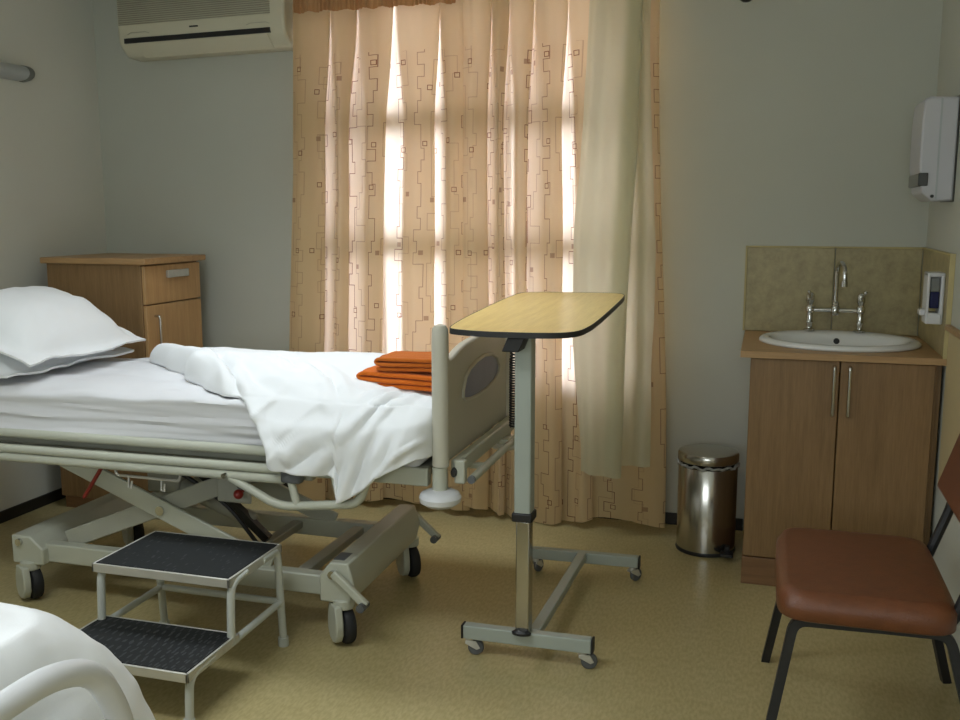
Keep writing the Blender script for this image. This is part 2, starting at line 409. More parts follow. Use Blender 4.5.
# ------------------------------------------------------------------ curtains
def spath(zones, z, ztop=2.4, D=.02, first=0):
    """plan path of an S-folded curtain at height z: three layers over every zone, one layer in the slits between"""
    P = []
    for i, (a, b) in enumerate(zones):
        # slits pinch shut toward the gathered heading
        k = 1-.75*ss(1.75, 2.33, z)
        if i > 0: g = (a-zones[i-1][1])/2; a = a-g*(1-k)
        if i < len(zones)-1: g = (zones[i+1][0]-b)/2; b = b+g*(1-k)
        wob = .008*fb(i*3.1, z*.9, 1.)
        if i > 0: a += wob
        if i < len(zones)-1: b += .008*fb(i*3.1+1.7, z*.9, 2.)
        w = b-a; r = .006; n = 9
        bul = lambda t: -.024*math.sin(PI*t)*(1+.5*fb(i*5., z*.7, 3.))+.005*math.sin(t*w*75+i*2+z*.6)*math.sin(PI*t)
        for j in range(n): t = j/(n-1); P.append((a+w*t, -D+bul(t)))
        P.append((b+r, -D*.5))
        for j in range(n): t = j/(n-1); P.append((b-w*t, 0))
        P.append((a-r, D*.5))
        for j in range(n): t = j/(n-1); P.append((a+w*t, D))
        if i < len(zones)-1:
            na = zones[i+1][0]; ng = (na-b-(0 if True else 0))
            aa = na-((na-zones[i][1])/2)*(1-k)+.008*fb((i+1)*3.1, z*.9, 1.)
            for j in range(1, 6): t = j/6; P.append((b+(aa-b)*t, D-2*D*ss(0, 1, t)))
    return P
def patterned(name, zones, y, z0, z1, label, shape, zwave, cat='curtain', group=None):
    nz = 74; ref = spath(zones, 1.4); U = [0]
    for p, q in zip(ref, ref[1:]): U.append(U[-1]+math.hypot(q[0]-p[0], q[1]-p[1]))
    rows = []; uvs = []
    for i in range(nz):
        t = i/(nz-1); rz = z1+(z0-z1)*t
        row = []; uv = []
        for j, (x, d) in enumerate(spath(zones, rz)):
            zz = rz
            if t > .97: zz = rz+zwave(x)*(t-.97)/.03
            yy = y+d+.022*fb(x*2.2, rz*.45, 4.)+.006*fb(x*9, rz*2.2, 9.)
            row.append((shape(x, rz), yy, zz)); uv.append((U[j], rz))
        rows.append(row); uvs.append(uv)
    o = obj(name, MB().grid(rows, uvs), 'curtain', None, smooth=True, angle=180, keepnormals=True)
    return tag(o, label, cat, group)
def shapeL(x, z):
    e = (-1.30-x)/.88; return x - .085*e*ss(2.3, .3, z) - .0*e
def shapeR(x, z):
    e = (x+1.30)/.9; return x + .10*e*e*ss(2.3, .1, z)
zonesL = [(-2.145, -1.985), (-1.925, -1.87), (-1.785, -1.705), (-1.60, -1.465), (-1.405, -1.31)]
zonesR = [(-1.32, -1.215), (-1.165, -1.14), (-1.085, -1.04), (-.962, -.885), (-.818, -.755), (-.60, -.48)]
CL_ = patterned('patterned_curtain', zonesL, 4.235, .03, 2.36, 'left peach curtain panel with brown meander pattern, beside air conditioner', shapeL, lambda x: .02*math.sin(x*7))
CR_ = patterned('patterned_curtain', zonesR, 4.215, .03, 2.40, 'right peach patterned curtain panel, hanging behind plain cream curtain', shapeR, lambda x: .025*math.sin(x*9+1))
def dimming_strip(parent, strips, y):
    # unseen cloth strips, added to dim the backlight through some slits
    for x0, x1 in strips:
        rows = []
        for i in range(30):
            z = 2.36+(.06-2.36)*i/29
            rows.append([(x0+(x1-x0)*j/12+.006*fb(z, x0*9, 1.), y+.006*fb(x0*7+j*.3, z, 3.), z) for j in range(13)])
        obj('dimming_strip', MB().grid(rows), 'dimming_strip', parent, angle=180, keepnormals=True)
dimming_strip(CL_, [(-2.10, -1.72), (-1.42, -1.36)], 4.295)
dimming_strip(CR_, [(-1.23, -1.10), (-1.045, -.94)], 4.275)
# gathered valance along the top
rows = []
for i in range(9):
    z = 2.45-(2.45-2.312)*i/8; row = []
    for j in range(420):
        x = -2.115+(.775)*j/419
        row.append((x, 4.165+.008*math.sin(x*330)*(.6+.4*math.sin(x*41))+.004*math.sin(x*90)+.006*fb(x*4, z*6, 1), z+(.004*math.sin(x*70) if i == 8 else 0)))
    rows.append(row)
MT['valance'] = cloth_mat('peach_valance_cloth', (.50, .30, .15), .25, (.85, .45, .2))
tag(obj('gathered_valance', MB().grid(rows), 'valance', angle=180, keepnormals=True), 'gathered peach heading strip along the top of the curtains', 'valance')
# plain cream curtain hung in front of the right end
rows = []; nz = 80
def cream_row(z):
    xl = -.745-.05*math.sin(PI*min(1, max(0, (2.4-z)/2.1)))-.0*z
    xl = -.742-.052*ss(2.35, 1.1, z)+.045*ss(1.0, .3, z)
    xm = -.535-.045*ss(2.3, .3, z)
    xr = -.50+.045*ss(2.2, 1.0, z)
    P = []
    for j in range(26):
        t = j/25; P.append((xl+(xm-xl)*t, 4.075-.03*math.sin(PI*t*1.0)+.013*math.sin(t*10+1.2*(2.4-z)*.5+.5)*ss(0, .1, t)))
    P.append((xm+.006, 4.088))
    for j in range(10): t = j/9; P.append((xm-.07*t, 4.10))
    P.append((xm-.076, 4.112))
    for j in range(22):
        t = j/21; P.append((xm-.07+(xr-xm+.07)*t, 4.122+.012*math.sin(t*13+z*.6)*ss(0, .2, t)))
    return P
for i in range(nz):
    t = i/(nz-1); row = []
    zr = 2.45+(.28-2.45)*t
    for j, (x, y) in enumerate(cream_row(zr)):
        z = zr
        if j > 26: z = 2.45+(.325-2.45)*t
        if j <= 26: z += .018*t**8*(1-j/26)
        pk = math.exp(-((x+.665+.03*(1.6-z))/.02)**2)*ss(1.95, 1.7, z)*ss(.75, 1.2, z)
        y += -.008*pk*(1+.8*math.sin(z*75+x*60)) + .01*fb(x*6, z*1.3, 5.)
        row.append((x+.006*fb(z*2, j*.1, 2.), y, z))
    rows.append(row)
tag(obj('cream_curtain', MB().grid(rows), 'creamc', angle=180, keepnormals=True), 'plain cream curtain hanging in front of the right patterned panel', 'curtain')
r = thing('curtain_rod', (-1.25, 4.26, 2.49), 'dark curtain rod with round finial, right of the curtains at top edge', 'curtain rod')
obj('rod', MB().cyl((-2.13, 4.20, 2.385), (-.13, 4.20, 2.385), .011), 'bronze', r)
obj('finial', MB().sphere((-.13, 4.20, 2.283), .034).cyl((-.13, 4.20, 2.31), (-.13, 4.20, 2.398), .012), 'bronze', r)
for x in (-2.12, -.3): obj('bracket', MB().box(x-.01, x+.01, 4.2, 4.370, 2.375, 2.395), 'bronze', r)

# ------------------------------------------------------------------ air conditioner
AC = thing('air_conditioner', (-2.6, 4.37, 2.165), 'ivory split air conditioner with slatted grille mounted high on back wall', 'air conditioner')
prof = [(4.37, 2.19), (4.33, 2.168), (4.235, 2.172), (4.185, 2.215), (4.172, 2.24), (4.168, 2.30), (4.172, 2.46), (4.20, 2.485), (4.37, 2.485)]
obj('housing', MB().prism([(-3.058, y, z) for y, z in prof], (.892, 0, 0)), 'ac', AC, bev=.012, seg=3)
g = MB()
for i in range(16):
    z = 2.312+i*.0096; g.box(-3.045, -2.235, 4.1625, 4.172, z, z+.0055)
obj('grille', g, 'acd', AC)
obj('air_slot', MB().prism([(-3.022, y, z) for y, z in ((4.166, 2.228), (4.1675, 2.251), (4.18, 2.251), (4.18, 2.228))], (.782, 0, 0)), 'black', AC)
l = MB().prism([(-2.955, y, z) for y, z in ((4.178, 2.213), (4.168, 2.226), (4.172, 2.228), (4.190, 2.208), (4.236, 2.168), (4.233, 2.165))], (.70, 0, 0))
obj('louvre', l, 'ac', AC, bev=.002)
lg = MB()
for x, w in ((-2.66, .008), (-2.65, .006), (-2.642, .010), (-2.63, .005), (-2.623, .008)): lg.box(x, x+w, 4.1655, 4.172, 2.279, 2.286)
obj('logo_mark', lg, 'ink', AC)
for x in (-3.0, -2.36):
    cl = MB().tube([(x, 4.1665, 2.268), (x+.02, 4.1665, 2.275), (x+.10, 4.1665, 2.275), (x+.12, 4.1665, 2.268)], .0012, 6)
    obj('panel_catch', cl, 'acd', AC)

AC.rotation_euler.y = -.018
# ------------------------------------------------------------------ bedhead lamp on the left wall
LP = thing('wall_lamp', (XL, 3.2, 2.03), 'grey tubular bedhead lamp high on left wall', 'lamp')
pr_ = []
for k in range(17):
    a = PI*k/16-PI/2; pr_.append((XL+.075*math.cos(a)**.7 if k not in (0, 16) else XL, 2.028+.034*math.sin(a)))
obj('diffuser', MB().prism([(x, 2.45, z) for x, z in pr_], (0, 1.36, 0)), 'lamp', LP, bev=.004)
obj('end_cap', MB().prism([(XL+(x-XL)*1.06, 3.80, 2.028+(z-2.028)*1.08) for x, z in pr_], (0, .04, 0)), 'lampd', LP, bev=.012, seg=3)
obj('end_cap', MB().prism([(XL+(x-XL)*1.06, 2.42, 2.028+(z-2.028)*1.08) for x, z in pr_], (0, .04, 0)), 'lampd', LP, bev=.012, seg=3)

LP.location.z += .018
# ------------------------------------------------------------------ bedside cabinet
BC = thing('bedside_cabinet', (-2.98, 4.02, 0), 'tall oak bedside cabinet with drawer and door in the left corner', 'cabinet')
obj('carcass', MB().box(-3.235, -2.725, 3.785, 4.24, .06, 1.165), 'wood', BC, bev=.003)
obj('plinth', MB().box(-3.225, -2.745, 3.80, 4.23, 0, .062), 'plinth', BC)
obj('top', MB().box(-3.255, -2.685, 3.765, 4.262, 1.165, 1.193), 'woodx', BC, bev=.005)
dr = obj('drawer', MB().box(-2.724, -2.706, 3.79, 4.235, .985, 1.158), 'woodl', BC, bev=.003)
obj('handle', MB().bar((-2.698, 3.95, 1.115), (-2.698, 4.12, 1.115), .014, .035).box(-2.708, -2.695, 3.95, 3.958, 1.10, 1.13).box(-2.708, -2.695, 4.112, 4.12, 1.10, 1.13), 'alu', dr, bev=.003)
dd = obj('door', MB().box(-2.724, -2.706, 3.79, 4.235, .08, .979), 'woodl', BC, bev=.003)
obj('handle', MB().tube([(-2.706, 3.85, .93), (-2.680, 3.85, .93), (-2.680, 3.85, .74), (-2.706, 3.85, .74)], .006, 10, fillet=.012), 'chrome', dd)

BC.scale.z = 1.014
# ------------------------------------------------------------------ hospital bed
HB = thing('hospital_bed', (-1.95, 3.12, 0), 'height-adjustable hospital bed frame on scissor base with cream footboard', 'bed')
def P(name, mb, mat, bev=0, parent=HB, **k): return obj(name, mb, mat, parent, bev=bev, **k)
# deck
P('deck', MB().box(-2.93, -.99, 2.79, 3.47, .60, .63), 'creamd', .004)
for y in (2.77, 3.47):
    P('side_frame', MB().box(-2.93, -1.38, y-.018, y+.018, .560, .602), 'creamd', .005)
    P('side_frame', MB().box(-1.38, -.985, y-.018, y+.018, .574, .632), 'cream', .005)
for y in (2.735, 3.525):
    P('upper_side_tube', MB().tube([(-2.93, y, .648), (-1.15, y, .656)], .0165, 14), 'cream')
    rail = P('folded_side_rail', MB().tube([(-2.93, y-.02, .597), (-1.46, y-.02, .603)], .0155, 14).tube([(-2.93, y-.02, .566), (-1.46, y-.02, .571)], .0155, 14), 'cream')
    obj('end_cap', MB().box(-1.465, -1.395, y-.038, y-.002, .562, .606), 'grey', rail, bev=.008)
    obj('rail_bolt', MB().cyl((-1.665, y-.045, .572), (-1.665, y-.03, .572), .009, 14), 'chrome', rail)
    obj('rail_hoop', MB().tube([(-1.655, y-.02, .563), (-1.50, y-.02, .489), (-1.45, y-.02, .482), (-1.20, y-.02, .512), (-1.17, y-.02, .60)], .0145, 12, fillet=.04), 'cream', rail)
    obj('rail_post', MB().tube([(-1.44, y-.02, .585), (-1.415, y-.02, .487)], .013, 12), 'cream', rail)
    obj('rail_post', MB().tube([(-1.285, y-.02, .605), (-1.262, y-.02, .505)], .013, 12), 'cream', rail)
# footboard
fx0, fx1 = -.970, -.925
def foot_outline():
    pts = [(2.79, .645), (2.79, .985), (2.83, .968), (2.864, .972), (2.92, .985), (3.0, .997), (3.14, 1.003), (3.28, 1.003), (3.40, .99), (3.47, .965), (3.50, .93), (3.505, .645)]
    return pts
FBd = P('footboard', MB().prism([(-.962, y, z) for y, z in foot_outline()], (.030, 0, 0)), 'board', .008, seg=3)
def loop(c0, c1, s):
    pts = [(2.957, .828), (2.962, .85), (2.985, .885), (3.03, .905), (3.10, .918), (3.19, .924), (3.28, .915), (3.345, .895), (3.372, .865), (3.36, .84), (3.31, .822), (3.22, .81), (3.12, .806), (3.03, .81), (2.98, .817)]
    cy = sum(p[0] for p in pts)/len(pts); cz = sum(p[1] for p in pts)/len(pts)
    return [((cy+(y-cy)*s), (cz+(z-cz)*s)) for y, z in pts]
obj('grip_rim', MB().tube([(-.930, y, z) for y, z in loop(0, 0, 1.06)], .006, 10, closed=True), 'board', FBd)
obj('grip_inlay', MB().prism([(-.934, y, z) for y, z in loop(0, 0, 1.0)], (.004, 0, 0)), 'blue', FBd)
for y in (2.755, 3.525):
    pst = P('footboard_post', MB().tube([(-.942, y, .645), (-.942, y, 1.04), (-.942, y, 1.068), (-.942, y, 1.080), (-.942, y, 1.084)], [.0265, .0265, .025, .018, .006], 20), 'board')
    obj('post_shaft', MB().cyl((-.945, y, .52), (-.945, y, .642), .024), 'cream', pst)
    obj('bumper_wheel', MB().lathe((-.943, y-.005, .548), [(.02, -.032), (.045, -.028), (.062, -.016), (.066, 0), (.06, .012), (.042, .02), (.02, .022)], 28), 'white', pst)
P('foot_crossbar', MB().box(-.925, -.895, 2.80, 3.50, .605, .655), 'cream', .006)
P('foot_bracket', MB().box(-.906, -.872, 2.775, 2.805, .585, .660), 'cream', .005)
P('bracket_knob', MB().lathe((-.905, 2.768, .622), [(.002, -.004), (.009, -.003), (.010, .012)], 16, axis='y', sy=1.6), 'black')
P('foot_tube', MB().tube([(-.855, 2.80, .597), (-.855, 3.5, .607)], .0135, 14), 'cream')
P('tube_plug', MB().cyl((-.855, 2.788, .597), (-.855, 2.80, .597), .0125), 'grey')
for y in (2.95, 3.3): P('tube_arm', MB().box(-.91, -.845, y-.012, y+.012, .592, .61), 'cream', .003)
P('coiled_cable', MB().tube([(-.84+.011*math.cos(t*.9), 3.25+.011*math.sin(t*.9), .96-.0016*t if t < 90 else .96-.0016*90-(t-90)*.0006) for t in [i*.5 for i in range(60)]] +
     [(-.84+.013*math.cos(t*.9), 3.25+.013*math.sin(t*.9), .912-(t-30)*.0013) for t in [30+i*.5 for i in range(380)]], .0032, 6), 'black')
# bases
for y in (2.855, 3.40):
    P('base_rail', MB().box(-2.60, -1.30, y-.025, y+.025, .142, .212), 'cream', .006)
P('base_crossbeam', MB().prism([(-2.63, 2.80, .138), (-2.495, 2.80, .138), (-2.495, 2.80, .20), (-2.55, 2.80, .245), (-2.63, 2.80, .245)], (0, .66, 0)), 'cream', .006)
P('base_crossbeam', MB().prism([(-1.375, 2.775, .146), (-1.268, 2.775, .146), (-1.252, 2.775, .215), (-1.272, 2.775, .285), (-1.335, 2.775, .285), (-1.375, 2.775, .235)], (0, .635, .012)), 'cream', .006)
P('base_bolt', MB().cyl((-2.592, 2.788, .222), (-2.592, 2.80, .222), .013), 'chrome')
P('base_bolt', MB().cyl((-1.325, 2.762, .245), (-1.325, 2.775, .245), .014), 'chrome')
P('rating_plate', MB().box(-1.335, -1.295, 2.80, 2.87, .2855, .2870), 'grey')
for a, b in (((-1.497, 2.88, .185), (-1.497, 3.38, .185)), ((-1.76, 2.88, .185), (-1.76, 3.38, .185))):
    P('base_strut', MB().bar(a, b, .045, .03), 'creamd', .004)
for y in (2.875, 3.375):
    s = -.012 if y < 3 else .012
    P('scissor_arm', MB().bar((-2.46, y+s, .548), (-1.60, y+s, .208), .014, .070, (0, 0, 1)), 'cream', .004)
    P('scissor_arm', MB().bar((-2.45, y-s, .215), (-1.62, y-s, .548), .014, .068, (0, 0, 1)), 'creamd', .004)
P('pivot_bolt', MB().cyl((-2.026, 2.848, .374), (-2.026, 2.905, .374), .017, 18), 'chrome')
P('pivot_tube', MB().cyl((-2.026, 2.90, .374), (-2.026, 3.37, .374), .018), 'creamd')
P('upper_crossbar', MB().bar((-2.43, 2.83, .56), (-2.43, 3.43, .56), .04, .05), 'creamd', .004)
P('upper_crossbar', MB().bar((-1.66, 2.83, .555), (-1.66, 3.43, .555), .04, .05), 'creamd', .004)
P('pivot_bracket', MB().box(-1.79, -1.66, 2.845, 2.86, .43, .555), 'creamd', .01)
P('bracket_bolt', MB().cyl((-1.69, 2.83, .50), (-1.69, 2.845, .50), .013), 'grey')
mo = P('actuator', MB().box(-2.24, -2.10, 3.08, 3.16, .36, .60).cyl((-2.16, 3.12, .40), (-1.80, 3.12, .27), .03), 'creamd', .012)
obj('motor_cable', MB().tube([(-2.10, 3.0, .50), (-2.0, 2.98, .47), (-1.85, 3.02, .36), (-1.75, 3.04, .215)], .008, 8, fillet=.08), 'black', mo)
obj('piston', MB().bar((-2.02, 3.1, .46), (-1.74, 3.1, .215), .03, .03), 'black', mo)
P('release_lever', MB().bar((-2.20, 2.795, .55), (-2.295, 2.795, .415), .012, .016, (0, 1, 0)), 'red', .004)
P('release_knob', MB().sphere((-1.672, 2.79, .482), .017).cyl((-1.672, 2.80, .482), (-1.672, 2.86, .50), .007), 'red')
P('wire_hook', MB().tube([(-2.135, 2.765, .555), (-2.13, 2.765, .52), (-1.88, 2.765, .517), (-1.875, 2.765, .55)], .005, 8, fillet=.012).tube([(-2.08, 2.765, .519), (-2.08, 2.760, .480), (-2.065, 2.755, .480), (-2.065, 2.76, .505)], .004, 8).tube([(-1.95, 2.765, .518), (-1.95, 2.760, .480), (-1.935, 2.755, .480), (-1.935, 2.76, .505)], .004, 8), 'alu')
def lever(x, y, z):
    o = P('brake_pedal', MB().bar((x, y, z), (x+.115, y, z-.10), .022, .028, (0, 0, 1)), 'cream', .006)
    obj('pedal_pad', MB().cyl((x+.105, y-.03, z-.10), (x+.105, y+.02, z-.10), .014), 'grey', o)
lever(-1.315, 2.755, .258); lever(-1.30, 3.43, .265)
def caster(x, y, top, ang):
    R_ = Matrix.Translation((x, y, 0)) @ Matrix.Rotation(ang, 4, 'Z')
    f = MB().prism([R_ @ Vector(p) for p in [(-.042, -.034, top-.005), (-.042, .034, top-.005), (-.042, .050, .085), (-.042, .049, .045), (-.042, .030, .018), (-.042, 0, .010), (-.042, -.030, .018), (-.042, -.049, .045), (-.042, -.050, .085)]], R_.to_3x3() @ Vector((.026, 0, 0)))
    f.cyl((x, y, top-.022), (x, y, top+.012), .036)
    c = P('caster', f, 'cream', .005)
    w = MB().lathe((.008, 0, .063), [(.02, -.022), (.046, -.021), (.058, -.017), (.063, -.008), (.063, .008), (.058, .017), (.046, .021), (.02, .022)], 28, axis='x')
    for v in w.bm.verts: v.co = R_ @ v.co
    obj('wheel', w, 'rubber', c)
for x, y, t, a_ in ((-2.565, 2.815, .138, 1.03), (-1.30, 2.80, .146, .73), (-1.30, 3.42, .15, .70), (-2.56, 3.42, .138, .9)): caster(x, y, t, a_)

# mattress in its sheet
def mattress(name, x0, x1, y0, y1, z0, z1, label, seed, r=.045, wr=.006, mat='sheet'):
    nx, prof = 110, []
    def ring():
        n = 10; pts = []
        for cx, cz, a0 in ((y0+r, z0+r*.6, PI), (y0+r, z1-r, PI*.5), (y1-r, z1-r, 0), (y1-r, z0+r*.6, -PI/2)):
            pass
        L_ = []
        for j in range(9): L_.append((y0+.05*(1-j/8.)*1.0+.02, z0))
        for j in range(18): t = j/17; L_.append((y0-.006*math.sin(PI*t), z0+.012+(z1-r-z0-.012)*t))
        for j in range(1, 8): a = PI-PI/2*j/7; L_.append((y0+r+r*math.cos(a), z1-r+r*math.sin(a)))
        m = 30
        for j in range(1, m): t = j/m; L_.append((y0+r+(y1-y0-2*r)*t, z1+.006*math.sin(PI*t)))
        for j in range(0, 8): a = PI/2-PI/2*j/7; L_.append((y1-r+r*math.cos(a), z1-r+r*math.sin(a)))
        for j in range(1, n): t = j/(n-1); L_.append((y1+.006*math.sin(PI*t), z1-r+(z0+.012-z1+r)*t))
        return L_
    R = ring(); rows = []
    for i in range(nx):
        t = i/(nx-1); x = x0+(x1-x0)*t; e = min(t, 1-t)*(x1-x0); k = min(1, e/.05); sq = math.sqrt(max(0, 1-(1-k)**2)) if k < 1 else 1
        row = []
        cy, cz = (y0+y1)/2, (z0+z1)/2
        for (y, z) in R:
            yy = cy+(y-cy)*(.93+.07*sq); zz = cz+(z-cz)*(.75+.25*sq)
            side = ss(z1-.01, z1-.05, z)
            w = wr*side*(fb(x*.8, z*22, seed, 2)*1.3+.25*fb(x*2, z*45, seed+3)) + wr*.4*(1-side)*fb(x*2, y*9, seed+6)
            yy += -w if y < cy else w
            zz += wr*.5*(1-side)*fb(x*3, y*5, seed+8)
            row.append((x, yy, zz))
        rows.append(row)
    mb = MB().grid(rows)
    mb.bm.verts.ensure_lookup_table(); m = len(R)
    mb.bm.faces.new([mb.bm.verts[j] for j in range(m)]); mb.bm.faces.new([mb.bm.verts[(nx-1)*m+j] for j in range(m)][::-1])
    return tag(obj(name, mb, mat, angle=60), label, 'mattress')
mattress('mattress', -2.95, -1.0, 2.755, 3.50,   .630, .806, 'white sheeted mattress lying on the hospital bed with raised footboard', 2., wr=.03)

# pillows
def pillow(name, c, lx, ly, h, tiltx, label, seed, flange=.045):
    """lx along x, ly along y; plump middle with a flat sewn flange; c = centre of the underside"""
    n = 44; top, bot = [], []
    for i in range(n+1):
        rt, rb = [], []
        for j in range(n+1):
            u, v = 2*i/n-1, 2*j/n-1
            a = 1-.035*(1-v*v); b = 1-.03*(1-u*u)
            x, y = u*lx/2*b, v*ly/2*a
            du = (lx/2*(1-abs(u)))/1.0; dv = (ly/2*(1-abs(v)))/1.0
            e = min(1, max(0, du-flange)/(lx*.42)), min(1, max(0, dv-flange)/(ly*.36))
            k = (1-(1-e[0])**2.2)**.62*(1-(1-e[1])**2.4)**.6
            wr_ = .006*fb(x*7+seed, y*5, seed, 3)+.005*fb(x*16+y*9, y*4-x*6, seed+2, 2)
            z = h*k*.62+wr_*min(1, k*2)
            zb = -h*k*.38
            dx = -.012*math.sin(v*5+seed)*abs(u)**6; dz = .012*fb(u*2., v*2., seed+5)*(1-min(1, k*3))
            rt.append(Vector((x+dx, y, z+.004+dz))); rb.append(Vector((x+dx, y, zb-.004+dz)))
        top.append(rt); bot.append(rb)
    def xf(p):
        q = Vector((p.x*math.cos(tiltx)+p.z*math.sin(tiltx), p.y, -p.x*math.sin(tiltx)+p.z*math.cos(tiltx)))
        return q+Vector(c)
    mb = MB(); mb.grid([[xf(p) for p in r] for r in top]); mb.grid([[xf(p) for p in r] for r in bot])
    bmesh.ops.remove_doubles(mb.bm, verts=mb.bm.verts, dist=.0001)
    bd = [e for e in mb.bm.edges if e.is_boundary]
    bmesh.ops.bridge_loops(mb.bm, edges=bd)
    return tag(obj(name, mb, 'linen', angle=70), label, 'pillow')
pillow('pillow', (-2.80, 3.11, .848), .51, .70, .11, .02, 'lower white pillow lying flat on mattress under the other pillow', 1.)
pillow('pillow', (-2.745, 3.13, .982), .55, .69, .20, .36, 'upper plump white pillow with wide sewn hem near oak cabinet', 4.)

# duvet
CS = [(3.545, .70), (3.535, .79), (3.49, .85), (3.42, .872), (3.30, .884), (3.15, .886), (3.00, .876), (2.88, .852), (2.79, .812), (2.735, .755), (2.705, .69), (2.695, .63)]
def cs_at(t):
    L_ = [0]
    for p, q in zip(CS, CS[1:]): L_.append(L_[-1]+math.hypot(q[0]-p[0], q[1]-p[1]))
    d = t*L_[-1]
    for i in range(len(CS)-1):
        if d <= L_[i+1] or i == len(CS)-2:
            k = (d-L_[i])/(L_[i+1]-L_[i]); return (CS[i][0]+(CS[i+1][0]-CS[i][0])*k, CS[i][1]+(CS[i+1][1]-CS[i][1])*k)
def lerp_tab(tab, x):
    if x <= tab[0][0]: return tab[0][1]
    for (a, va), (b, vb) in zip(tab, tab[1:]):
        if x <= b: k = (x-a)/(b-a); return va+(vb-va)*k
    return tab[-1][1]
HEM = [(-1.56, .66), (-1.50, .615), (-1.42, .598), (-1.30, .60), (-1.272, .595), (-1.262, .515), (-1.22, .535), (-1.16, .575), (-1.12, .615), (-1.06, .645), (-1.0, .675)]
CREASE = [([(-1.446, 2.70, .633), (-1.288, 2.70, .715), (-1.18, 2.74, .79), (-1.10, 2.86, .845)], .013),
 ([(-1.392, 2.70, .689), (-1.25, 2.70, .775), (-1.18, 2.84, .835), (-1.15, 2.98, .86)], .011),
 ([(-1.308, 2.70, .617), (-1.213, 2.70, .746), (-1.15, 2.80, .82)], .012),
 ([(-1.489, 2.70, .715), (-1.348, 2.70, .763), (-1.22, 2.74, .80)], .009),
 ([(-1.095, 2.70, .659), (-1.047, 2.70, .778), (-1.041, 2.845, .845)], .010),
 ([(-1.216, 2.70, .618), (-1.18, 2.70, .691), (-1.133, 2.70, .751)], .010),
 ([(-1.93, 3.12, .88), (-1.80, 2.97, .87), (-1.69, 2.84, .84), (-1.59, 2.74, .75), (-1.50, 2.70, .625)], .017),
 ([(-1.55, 3.10, .88), (-1.40, 2.95, .87), (-1.30, 2.80, .82)], .008),
 ([(-1.75, 3.25, .88), (-1.55, 3.02, .88)], .007)]
def segd(p, a, b):
    ab = b-a; t = max(0, min(1, (p-a).dot(ab)/ab.length_squared)); return (p-a-ab*t).length
CRV = [([Vector(q) for q in pl], amp) for pl, amp in CREASE]
def crease(x, y, z):
    p = Vector((x+.008*fb(x*9, z*9, 1.), y, z+.008*fb(x*9, z*9, 4.))); r = 0
    for pl, amp in CRV:
        d = min(segd(p, a, b) for a, b in zip(pl, pl[1:]))
        if d > .12: continue
        en = min((p-pl[0]).length, (p-pl[-1]).length); k = .35+.65*ss(0, .06, en)
        r += amp*k*(-math.exp(-(d/.011)**2)+.95*math.exp(-((d-.032)/.02)**2))
    return r
def duvet():
    nu, nt = 210, 165; rows = []
    for i in range(nt):
        t = i/(nt-1); y, z = cs_at(t)
        # the head edge runs diagonally from the far corner to the near hem
        xh = lerp_tab([(-3.6, -2.44), (-3.42, -2.42), (-3.2, -2.20), (-2.88, -1.81), (-2.76, -1.625), (-2.72, -1.54), (-2.695, -1.475)], -y)
        xh += .02*math.sin(t*17)+.012*math.sin(t*41)
        xf_ = -.969
        row = []
        for j in range(nu):
            s = j/(nu-1); x = xh+(xf_-xh)*s; d = x-xh
            fall = ss(-1.45, -1.0, x)
            zz = z-.06*fall*ss(2.80, 2.98, y)
            hem = lerp_tab(HEM, x)
            if y < 2.79:
                k = (z-.63)/(.812-.63); zt = .812+.012*fall; zz = hem+(zt-hem)*k
            # rolled head edge, thin at the very rim and plump just behind
            edge = min(1, d/.05); roll = math.sqrt(max(0, 1-(1-edge)**2))
            floor_ = .815 if y > 2.80 else None
            plump = .020*math.exp(-((d-.07)/.05)**2)-.012*math.exp(-((d-.17)/.05)**2)+.016*math.exp(-((d-.27)/.06)**2)*ss(.2, .55, t)
            out = 0
            big = fb(x*2.3, y*2.6+z, 11., 2)*.014
            # long creases on the front fall sweeping up toward the foot
            q = (x+1.0)*1.0-(z-.6)*1.25+.10*fb(x*2., z*3., 3.)
            front = ss(.88, .80, z)*ss(2.98, 2.80, y)
            cr = .020*max(0, 1-abs(fb(q*5.5, (x+z)*.9, 6., 1))*1.9)**2
            small = .004*fb(x*9, y*7+z*7, 21., 2)
            n_y = -(front*(cr+.5*big+small)+.028*ss(.83, .74, z)*ss(2.86, 2.74, y)*ss(-1.30, -1.08, x))
            kr = crease(x, y, z); n_y -= kr*(.25+.75*front)*ss(3.1, 2.8, y); n_z = (1-front)*(big+plump+small*.9)+kr*(1-.8*front)
            if floor_ is not None: zz = floor_-.004+(zz+n_z-floor_+.004)*roll if y < 3.5 else zz
            elif d < .06: zz = zz
            yy = y+n_y+(.012*(1-roll) if y < 2.79 else 0)
            # pillow-like swelling against the footboard
            if y < 2.79 and x > -1.2: yy -= .0
            if y < 2.85:
                rd = math.sqrt(max(0, 1-(1-min(1, max(0, (-.968-x)/.07)))**2)); yy = 2.775+(yy-2.775)*rd if yy < 2.775 else yy
            row.append((x, yy, zz))
        rows.append(row)
    o = obj('duvet', MB().grid(rows), 'linen', angle=180)
    m = o.modifiers.new('thickness', 'SOLIDIFY'); m.thickness = .012; m.offset = 0
    m2 = o.modifiers.new('sub', 'SUBSURF'); m2.levels = 1; m2.render_levels = 1
    return tag(o, 'rumpled white duvet turned back diagonally over the hospital bed', 'duvet')
duvet()

